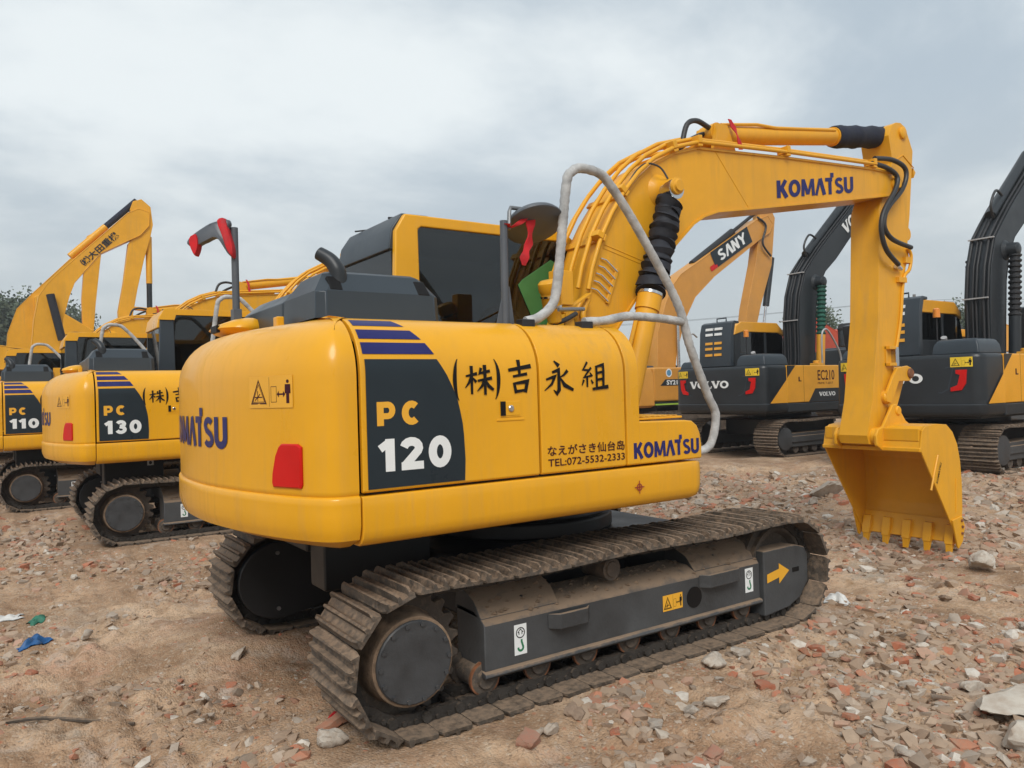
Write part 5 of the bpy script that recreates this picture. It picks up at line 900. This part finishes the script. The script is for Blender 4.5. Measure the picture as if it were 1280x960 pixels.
def ground_mat():
    m, nt, p = nodes_of('rubble_earth'); tc = mk(nt, 'ShaderNodeTexCoord'); v = tc.outputs['Object']
    def noise(s, d=8.0, r=.6): return mk(nt, 'ShaderNodeTexNoise', {'Vector': v, 'Scale': s, 'Detail': d, 'Roughness': r}).outputs['Fac']
    def rng(x, a, b): return mk(nt, 'ShaderNodeMapRange', {'Value': x, 'From Min': a, 'From Max': b}).outputs[0]
    def mix(f, a, b): return mk(nt, 'ShaderNodeMix', {'Factor': f, 'A': a if hasattr(a, 'node') else c4(a), 'B': b if hasattr(b, 'node') else c4(b)}, data_type='RGBA').outputs['Result']
    col = mix(rng(noise(1.1), .36, .62), (0.360,0.220,0.134), (0.528,0.365,0.237))
    col = mix(rng(noise(.42, 5), .52, .62), col, (.585,.420,.285))                     # sandy patches
    col = mix(rng(noise(.62, 7, .65), .54, .64), col, (0.480,0.278,0.189))                # brick dust
    col = mix(rng(noise(.9, 8, .7), .57, .66), col, (0.396,0.331,0.259))                  # grey grit
    col = mix(rng(noise(5.2, 9, .7), .53, .70), col, (0.282,0.174,0.090))                 # damp brown crumbs
    col = mix(rng(noise(9.0, 9, .7), .60, .72), col, (0.600,0.487,0.363))
    col = mix(rng(noise(.75, 9, .68), .47, .60), col, (.300,.188,.112)); col = mix(rng(noise(2.4, 9, .72), .50, .66), col, (.250,.155,.092)); col = mix(rng(noise(3.3, 9, .75), .54, .68), col, (.46,.37,.30))
    v2 = mk(nt, 'ShaderNodeTexVoronoi', {'Vector': v, 'Scale': 85.0}); s2 = mk(nt, 'ShaderNodeSeparateColor', {0: v2.outputs['Color']})
    vo = mk(nt, 'ShaderNodeTexVoronoi', {'Vector': v, 'Scale': 30.0, 'Randomness': 1.0}); sp = mk(nt, 'ShaderNodeSeparateColor', {0: vo.outputs['Color']}); near = rng(vo.outputs['Distance'], .40, .28); patch = rng(noise(1.6, 6), .48, .60)
    def spot(a, lo, hi): return mk(nt, 'ShaderNodeMath', {0: mk(nt, 'ShaderNodeMath', {0: rng(a, lo, hi), 1: near}, operation='MULTIPLY').outputs[0], 1: patch}, operation='MULTIPLY').outputs[0]
    col = mix(spot(sp.outputs['Red'], .84, .87), col, (.43,.165,.09)); col = mix(spot(sp.outputs['Green'], .84, .87), col, (.52,.45,.37))
    col = mix(rng(s2.outputs['Blue'], .80, 1.1), col, (.46,.37,.28)); col = mix(rng(s2.outputs['Red'], .82, 1.1), col, (.19,.13,.085))
    nt.links.new(col, p.inputs['Base Color']); p.inputs['Roughness'].default_value = .95; p.inputs['Specular IOR Level'].default_value = .2
    h = mk(nt, 'ShaderNodeMath', {0: noise(48, 8, .75), 1: mk(nt, 'ShaderNodeMath', {0: v2.outputs['Distance'], 1: -.9}, operation='MULTIPLY').outputs[0]}, operation='ADD').outputs[0]
    h = mk(nt, 'ShaderNodeMath', {0: h, 1: mk(nt, 'ShaderNodeMath', {0: vo.outputs['Distance'], 1: -.8}, operation='MULTIPLY').outputs[0]}, operation='ADD').outputs[0]
    b = mk(nt, 'ShaderNodeBump', {'Height': h, 'Strength': .9, 'Distance': .007}); nt.links.new(b.outputs[0], p.inputs['Normal']); return m
me.materials.append(ground_mat()); g = link('ground', me); tag(g, kind='structure')

# ------------------------------------------------------------------ rubble
def stone_mat(name, cols, obj=True):
    m, nt, p = nodes_of(name); tc = mk(nt, 'ShaderNodeTexCoord')
    if obj: src = mk(nt, 'ShaderNodeObjectInfo').outputs['Random']
    else: src = mk(nt, 'ShaderNodeAttribute', attribute_name='tone').outputs['Fac']
    rp = mk(nt, 'ShaderNodeValToRGB', {0: src}); cr = rp.color_ramp; cr.interpolation = 'CONSTANT' if not obj else 'LINEAR'
    while len(cr.elements) < len(cols): cr.elements.new(.5)
    for i, c in enumerate(cols): cr.elements[i].position = i/len(cols); cr.elements[i].color = c4(c)
    n = mk(nt, 'ShaderNodeTexNoise', {'Vector': tc.outputs['Object'], 'Scale': 2.6 if obj else 24.0, 'Detail': 7.0, 'Roughness': .65})
    f = mk(nt, 'ShaderNodeMapRange', {'Value': n.outputs['Fac'], 'From Min': .42, 'From Max': .72, 'To Max': .75})
    mx = mk(nt, 'ShaderNodeMix', {'Factor': f.outputs[0], 'A': rp.outputs[0], 'B': (.31,.225,.16,1)}, data_type='RGBA'); nt.links.new(mx.outputs['Result'], p.inputs['Base Color'])
    p.inputs['Roughness'].default_value = .92; nb = mk(nt, 'ShaderNodeTexNoise', {'Vector': tc.outputs['Object'], 'Scale': 6.0 if obj else 60.0, 'Detail': 8.0, 'Roughness': .7})
    b = mk(nt, 'ShaderNodeBump', {'Height': nb.outputs['Fac'], 'Strength': .8, 'Distance': .004}); nt.links.new(b.outputs[0], p.inputs['Normal']); return m
M['brick'] = stone_mat('broken_brick', [(.42,.145,.075),(.36,.125,.07),(.46,.20,.115),(.38,.185,.125)])
M['concrete'] = stone_mat('concrete_lump', [(.44,.385,.32),(.35,.31,.265),(.52,.47,.40),(.40,.335,.27)])
M['clod'] = stone_mat('earth_clod', [(.27,.19,.132),(.32,.235,.165),(.23,.16,.112)])
M['gravel'] = stone_mat('rubble_pieces', [(.43,.150,.08),(.36,.255,.178),(.47,.41,.34),(.39,.285,.20),(.40,.21,.14),(.31,.215,.148),(.38,.32,.26),(.44,.27,.19),(.35,.25,.172),(.26,.20,.15),(.40,.29,.205),(.58,.53,.46),(.37,.265,.185),(.34,.24,.165),(.44,.35,.27),(.41,.30,.21),(.33,.235,.16),(.42,.18,.105),(.37,.27,.19),(.39,.28,.195)], False)
def rock_mesh(name, seed, sub, stretch, rough, mat, chop=3, flat=.75):
    rn = np.random.default_rng(seed); bm = bmesh.new(); bmesh.ops.create_icosphere(bm, subdivisions=sub, radius=1)
    V = np.array([v.co[:] for v in bm.verts]); planes = [(lambda d: d/np.linalg.norm(d))(rn.normal(size=3)) for _ in range(chop)]
    for pn in planes:
        d = V@pn; lim = rn.uniform(.35, .7); V = V-np.outer(np.maximum(d-lim, 0), pn)
    s = seed*7.7
    for fq, am in ((1.6, rough), (3.7, rough*.5), (8, rough*.25)):
        nz = vnoise(V[:, 0]*fq+s, V[:, 1]*fq+V[:, 2]*fq*.7+s, seed)-.5; V = V*(1+nz*am)[:, None]
    V = V*np.array(stretch)
    for v, c in zip(bm.verts, V): v.co = c
    me = bpy.data.meshes.new(name); bm.to_mesh(me); bm.free(); me.materials.append(M[mat])
    me.polygons.foreach_set('use_smooth', [True]*len(me.polygons)); me.set_sharp_from_angle(angle=R(28)); return me
def brick_mesh(seed):
    rn = random.Random(seed); mb = MB(); l, w, h = .5*rn.uniform(.8, 2.0), .5, .26
    bm = bmesh.new(); bmesh.ops.create_cube(bm, size=2); bmesh.ops.subdivide_edges(bm, edges=bm.edges[:], cuts=3, use_grid_fill=True)
    br = [Vector((rn.uniform(-1, 1), rn.uniform(-1, 1), rn.uniform(-1, 1))).normalized() for _ in range(3)]
    for v in bm.verts:
        for d in br:
            k = v.co.dot(d)-rn.uniform(.95, 1.05)
            if k > 0: v.co -= d*k
        v.co = Vector((v.co.x*l, v.co.y*w, v.co.z*h))+Vector((rn.uniform(-.055, .055), rn.uniform(-.055, .055), rn.uniform(-.045, .045)))
    me = bpy.data.meshes.new('brick_fragment'); bm.to_mesh(me); bm.free(); me.materials.append(M['brick']); me.polygons.foreach_set('use_smooth', [True]*len(me.polygons)); me.set_sharp_from_angle(angle=R(30)); return me
ROCKS = [rock_mesh('rock', 100+i, 3, (1, random.uniform(.6, .95), random.uniform(.45, .75)), .55, 'concrete', 5) for i in range(7)]
CLODS = [rock_mesh('earth_clod', 200+i, 3, (1, random.uniform(.7, 1), random.uniform(.4, .65)), .8, 'clod', 1) for i in range(4)]
BRICKS = [brick_mesh(300+i) for i in range(7)]
def gz(x, y): return float(ground_z(np.array([x]), np.array([y]))[0])
def blocked(x, y, m=.12):
    for cx, cy in KPOS:
        if abs(x-cx) < 1.8+m and (abs(y-(cy-.995)) < .27+m or abs(y-(cy+.995)) < .27+m): return True
    return False
def lay(name, me, x, y, size, label, cat, group=None, rz=None, sink=.25, tilt=.35):
    o = link(name, me); o.scale = (size, size, size); o.rotation_euler = (random.uniform(-tilt, tilt), random.uniform(-tilt, tilt), random.uniform(0, 6.28) if rz is None else rz)
    zmin = min(v.co.z for v in me.vertices)*size; o.location = (x, y, gz(x, y)-zmin*(1-sink)); tag(o, label, cat, group); return o
# rocks one can point at
SLAB = rock_mesh('concrete_slab', 401, 4, (1, .72, .20), .35, 'concrete', 4)
lay('concrete_slab', SLAB, .98, -2.60, .26, 'broad pale concrete slab with a broken edge, lying beside rounded blocks', 'slab', rz=.4, sink=.2, tilt=.08)
lay('concrete_block', ROCKS[1], .60, -2.80, .12, 'rounded grey concrete block against the pale broken slab', 'rock', rz=1.2, sink=.3)
lay('boulder', rock_mesh('boulder', 402, 4, (1, .75, .62), .5, 'concrete', 4), 3.80, -1.22, .15, 'big dirty white boulder with reddish underside, near the bucket teeth', 'boulder', rz=.9, sink=.12, tilt=.1)
lay('rock', rock_mesh('rock', 403, 4, (1.3, .75, .6), .4, 'concrete', 4), -1.74, -.98, .066, 'pale elongated stone beside the rear corner of the near track', 'rock', rz=-.55, sink=.1, tilt=.1)
lay('brick_fragment', BRICKS[2], -1.66, -.82, .07, 'rounded red brick lump next to the pale elongated stone', 'brick', rz=.3)
lay('brick_fragment', BRICKS[0], -1.02, -1.50, .08, 'square orange brick half standing on edge by the track shoes', 'brick', rz=.6, tilt=.5)
lay('rock', ROCKS[2], -.88, -1.47, .05, 'beige stone beside the square orange brick half', 'rock')
lay('rock', rock_mesh('rock', 404, 4, (1.5, .8, .5), .4, 'concrete', 4), .33, -1.38, .072, 'flat pale stone lying along the middle of the near track', 'rock', rz=.35, sink=.2, tilt=.1)
lay('rock', ROCKS[4], .52, -1.38, .06, 'upright whitish stone beside the flat pale stone at the track', 'rock')
lay('rock', ROCKS[5], -.06, -1.72, .058, 'grey round cobble lying in front of the near track', 'rock')
lay('rock', ROCKS[0], -.18, -1.66, .045, 'pointed cream stone beside the grey round cobble', 'rock')
lay('boulder', rock_mesh('boulder', 405, 4, (1.2, .9, .6), .5, 'concrete', 4), 6.1, 1.75, .17, 'pale boulder lying behind the bucket', 'boulder', sink=.2)
lay('earth_clod', CLODS[0], -1.5, 2.4, .10, 'dark earth clod on the low bank behind the far track', 'clod')
def scatter_things(n, meshes, name, label, cat, group, smin, smax, region, bias=None):
    k = 0
    while k < n:
        x = random.uniform(region[0], region[1]); y = random.uniform(region[2], region[3])
        d = Vector((x-CAM_POS.x, y-CAM_POS.y)); f = d.dot(Vector((vd.x, vd.y)).normalized())
        if f < 2.6 or abs(d.dot(Vector((rd.x, rd.y)))) > f*.78 or blocked(x, y): continue
        if bias is not None and random.random() > bias(x, y): continue
        s = smin+(smax-smin)*random.random()**2.2; lay(name, random.choice(meshes), x, y, s, label, cat, group); k += 1
right = lambda x, y: 1.0 if y < -.9 else (.7 if x > 1.2 else .25)
scatter_things(130, BRICKS, 'brick_fragment', 'broken red brick fragment scattered in the rubble', 'brick', 'brick fragments in the rubble', .032, .092, (-3.5, 8.5, -3.6, 4.5), right)
scatter_things(140, ROCKS, 'rock', 'small pale stone scattered in the rubble', 'rock', 'pale stones in the rubble', .028, .085, (-3.5, 8.5, -3.6, 4.5), right)
scatter_things(60, CLODS, 'earth_clod', 'brown earth clod scattered over the ground', 'clod', 'earth clods on the ground', .03, .08, (-3.5, 8.5, -3.6, 6.5))
# uncounted small pieces: one mesh
def gravel():
    bases = []
    for s in range(10):
        bm = bmesh.new(); bmesh.ops.create_icosphere(bm, subdivisions=1, radius=1); rn = np.random.default_rng(500+s)
        V = np.array([v.co[:] for v in bm.verts]); F = np.array([[v.index for v in f.verts] for f in bm.faces]); bm.free()
        if s % 3 == 0: V = np.sign(V)*np.minimum(np.abs(V), .62)*1.4
        for _ in range(4):
            d = rn.normal(size=3); d /= np.linalg.norm(d); V = V-np.outer(np.maximum(V@d-rn.uniform(.3, .7), 0), d)
        V = V*(1+rn.normal(size=(len(V), 1))*.10)*np.array([1, rn.uniform(.55, .95), rn.uniform(.35, .7)]); bases.append((V, F))
    N = 120000; n0 = 0; Vs = []; Fs = []; T = []
    fx = np.array([vd.x, vd.y]); fx /= np.linalg.norm(fx); rx = np.array([rd.x, rd.y])
    dist = 2.7+11*RNG.random(N)**1.55; lat = RNG.uniform(-.76, .76, N)*dist; px = CAM_POS.x+fx[0]*dist+rx[0]*lat; py = CAM_POS.y+fx[1]*dist+rx[1]*lat
    dens = vnoise(px*.7, py*.7, 31)*.45+vnoise(px*2.3, py*2.3, 32)*.45-.02; dens = .5+(dens-.45)*1.7; keep = (dens+.14*((py < -.8) | (px > 1.6))> RNG.uniform(.30, .74, N)); px, py = px[keep], py[keep]; pz = ground_z(px, py)
    sz = .004+.042*RNG.random(len(px))**5.5; sz *= 1+.35*((py < -.8) | (px > 1.6)); sz *= 1+.12*np.clip(np.hypot(px-CAM_POS.x, py-CAM_POS.y)-4, 0, 8)
    for i in range(len(px)):
        if blocked(px[i], py[i], .02): continue
        V, F = bases[i % 10]; a = RNG.uniform(0, 6.28); c, s = math.cos(a), math.sin(a); q = V*sz[i]; t = RNG.uniform(-.4, .4); q = np.stack([q[:, 0]*c-q[:, 1]*s, q[:, 0]*s+q[:, 1]*c, q[:, 2]+q[:, 0]*t], 1)
        Vs.append(q+np.array([px[i], py[i], pz[i]-sz[i]*.05])); Fs.append(F+n0); n0 += len(V); T.append(np.full(len(V), RNG.random()))
    V = np.concatenate(Vs).astype(np.float32); F = np.concatenate(Fs).astype(np.int32); me = bpy.data.meshes.new('rubble'); me.vertices.add(len(V)); me.vertices.foreach_set('co', V.ravel()); me.loops.add(len(F)*3); me.loops.foreach_set('vertex_index', F.ravel()); me.polygons.add(len(F)); me.polygons.foreach_set('loop_start', np.arange(len(F), dtype=np.int32)*3); me.update(calc_edges=True)
    at = me.attributes.new('tone', 'FLOAT', 'POINT'); at.data.foreach_set('value', np.concatenate(T).astype(np.float32)); me.polygons.foreach_set('use_smooth', np.ones(len(F), bool)); me.set_sharp_from_angle(angle=R(35)); me.materials.append(M['gravel']); return me
tag(link('rubble', gravel()), 'small brick, stone and earth crumbs strewn over the ground', 'rubble', kind='stuff')

# ------------------------------------------------------------------ litter
def crumple(name, seed, x, y, lx, ly, h, mat, label, cat, rz=0):
    n = 14; V = []; rn = random.Random(seed)
    for i in range(n):
        for j in range(n):
            u, v = i/(n-1)-.5, j/(n-1)-.5; ex = 1+.25*math.sin(seed+5*math.atan2(v, u)); X_ = u*lx*ex; Y_ = v*ly*ex; c, s = math.cos(rz), math.sin(rz); wx, wy = x+X_*c-Y_*s, y+X_*s+Y_*c
            V.append((wx, wy, gz(wx, wy)+.008+h*max(0, (1-4*(u*u+v*v)))*(.3+float(vnoise(np.array([u*7+seed]), np.array([v*7]), seed)[0]))))
    o = [(a[0], a[1], a[2]-.004) for a in V]; F = [(i*n+j, (i+1)*n+j, (i+1)*n+j+1, i*n+j+1) for i in range(n-1) for j in range(n-1)]; mb = MB(); mb.add(V, F); mb.add(o, F); ob = part(name, mb, mat, None, 0, 50); tag(ob, label, cat)
crumple('plastic_scrap', 3, -2.74, 1.55, .17, .10, .05, 'bluecloth', 'crumpled blue plastic scrap on the earth', 'litter', .4)
crumple('plastic_scrap', 5, -2.70, 2.18, .14, .10, .04, 'greencloth', 'crumpled green plastic scrap near the blue one', 'litter', 1.2)
crumple('paper_scrap', 7, -2.92, 2.50, .28, .16, .03, 'paper', 'dirty white sheet of litter beyond the green scrap', 'litter', .2)
crumple('paper_scrap', 9, 1.98, -1.06, .26, .15, .06, 'paper', 'heap of whitish shredded litter at the front end of the near track', 'litter', .6)
crumple('cloth_scrap', 11, -1.60, -.72, .08, .03, .02, 'ribbon', 'small red cloth scrap behind the near track', 'litter', .3)
crumple('plastic_scrap', 13, 6.9, -.6, .18, .12, .05, 'greencloth', 'bluish green plastic scrap on rubble before the black-bellows machine', 'litter', .3)
mb = MB(); mb.tube(smooth_path([(-3.05,.30,gz(-3.05,.30)+.03),(-2.8,.20,gz(-2.8,.2)+.03),(-2.6,.08,gz(-2.6,.08)+.03),(-2.38,-.02,gz(-2.38,-.02)+.02)], 5), [.010]*16, 6); tag(part('steel_rod', mb, 'uc_dirt', None, 0, 50), 'thin rusty rod lying half buried in the earth', 'rod')
# ------------------------------------------------------------------ trees, pole
def leaf_mat():
    m, nt, p = nodes_of('foliage'); oi = mk(nt, 'ShaderNodeAttribute', attribute_name='tone'); rp = mk(nt, 'ShaderNodeValToRGB', {0: oi.outputs['Fac']}); rp.color_ramp.elements[0].color = (.060,.085,.050,1); rp.color_ramp.elements[1].color = (.115,.145,.09,1)
    nt.links.new(rp.outputs[0], p.inputs['Base Color']); p.inputs['Roughness'].default_value = .7; return m
M['leaf'] = leaf_mat(); M['bark'] = paint('bark', (.09,.07,.055), .9, var=.3, vscale=4)
def tree_meshes(seed):
    rn = np.random.default_rng(seed); rr = random.Random(seed); mb = MB(); mb.tube([(0,0,0),(.1,0,2.5),(-.1,.1,5),(0,0,8)], [.28,.22,.16,.06], 8); tips = []
    for i in range(16):
        a = rr.uniform(0, 6.28); z0 = rr.uniform(2.6, 7); l = rr.uniform(1.5, 3.2)*(1-.25*(z0-3)/4); e = Vector((math.cos(a)*l, math.sin(a)*l, z0+rr.uniform(.8, 2.0))); mb.tube([(0,0,z0), e*.5+Vector((0,0,z0*.5+.2)), e], [.09,.06,.02], 5); tips.append(e); tips.append(e*.6+Vector((0,0,z0*.4+.4)))
    tips += [Vector((rr.uniform(-.8,.8), rr.uniform(-.8,.8), rr.uniform(7.5,9.2))) for _ in range(6)]
    wood = mb.mesh('trunk', 'bark'); N = 9000; V = []; T = []
    for t in range(N):
        c = tips[t % len(tips)]; d = rn.normal(size=3)*np.array([.62,.62,.48]); p = np.array(c)+d; a = rn.normal(size=3); a /= np.linalg.norm(a); b = np.cross(a, rn.normal(size=3)); b /= np.linalg.norm(b); s = rn.uniform(.09, .17)
        V += [p-a*s, p+b*s*.6, p+a*s, p-b*s*.6]; T += [np.clip(.5+.25*rn.normal()+.12*((t*7) % len(tips))/len(tips), 0, 1)]*4
    me = bpy.data.meshes.new('crown'); me.from_pydata(V, [], [(4*i, 4*i+1, 4*i+2, 4*i+3) for i in range(N)]); me.materials.append(M['leaf']); at = me.attributes.new('tone', 'FLOAT', 'POINT'); at.data.foreach_set('value', np.array(T, np.float32)); return wood, me
TM = [tree_meshes(1), tree_meshes(2)]
for i, (x, y, s, lab) in enumerate(((-2.4,72,1.16,'broad green tree at the end of the yard, beyond the rust orange excavator'), (.5,73,1.18,'tall green tree behind the raised lettered boom'), (3.2,71.5,1.04,'smaller green tree rising right of the lettered boom base'), (-5.5,69,1.2,'green tree at the outer end of the tree line'), (37,23,.66,'dull green tree behind the red excavator'), (44,18.3,.62,'low green tree behind the black-bellows machine'))):
    t = thing('tree', lab, 'tree', (x, y, 0), i*1.3, 'trees at the edge of the yard'); t.scale = (s, s, s); link('trunk', TM[i % 2][0], t); link('crown', TM[i % 2][1], t)
up = thing('utility_pole', 'thin concrete utility pole carrying wires, far behind the machines', 'pole', (66, 32.0, 0)); mb = MB(); mb.tube([(0,0,0),(0,0,9.3)], [.2,.13], 10); part('pole', mb, 'pole', up); mb = MB(); mb.box((-.05,-.9,8.6),(.05,.9,8.75)); part('crossarm', mb, 'pole', up)
for dy, z in ((-.8,8.8),(.8,8.8)):
    q = [(-15*math.cos(.9)*t*5+dy*.2, 45*t*1.0+dy, z-1.2*math.sin(math.pi*min(1, abs(t)))) for t in np.linspace(-1.3, 1.3, 30)]; mb = MB(); mb.tube(q, .012, 5); part('wire', mb, 'hose', up, 0, 50)

# ------------------------------------------------------------------ haze
mb = MB(); mb.box((-960, -960, -1.2), (960, 960, 15.5)); hm = bpy.data.materials.new('haze_air'); hm.use_nodes = True; hm.node_tree.nodes.clear()
ho = mk(hm.node_tree, 'ShaderNodeOutputMaterial'); hv = mk(hm.node_tree, 'ShaderNodeVolumePrincipled', {'Color': (.93, .96, 1.0, 1), 'Density': .0013, 'Anisotropy': .3}); hm.node_tree.links.new(hv.outputs[0], ho.inputs['Volume'])
tag(part('haze', mb, hm, None, 0, 0), 'thin pale haze over the whole yard', 'haze', kind='stuff')
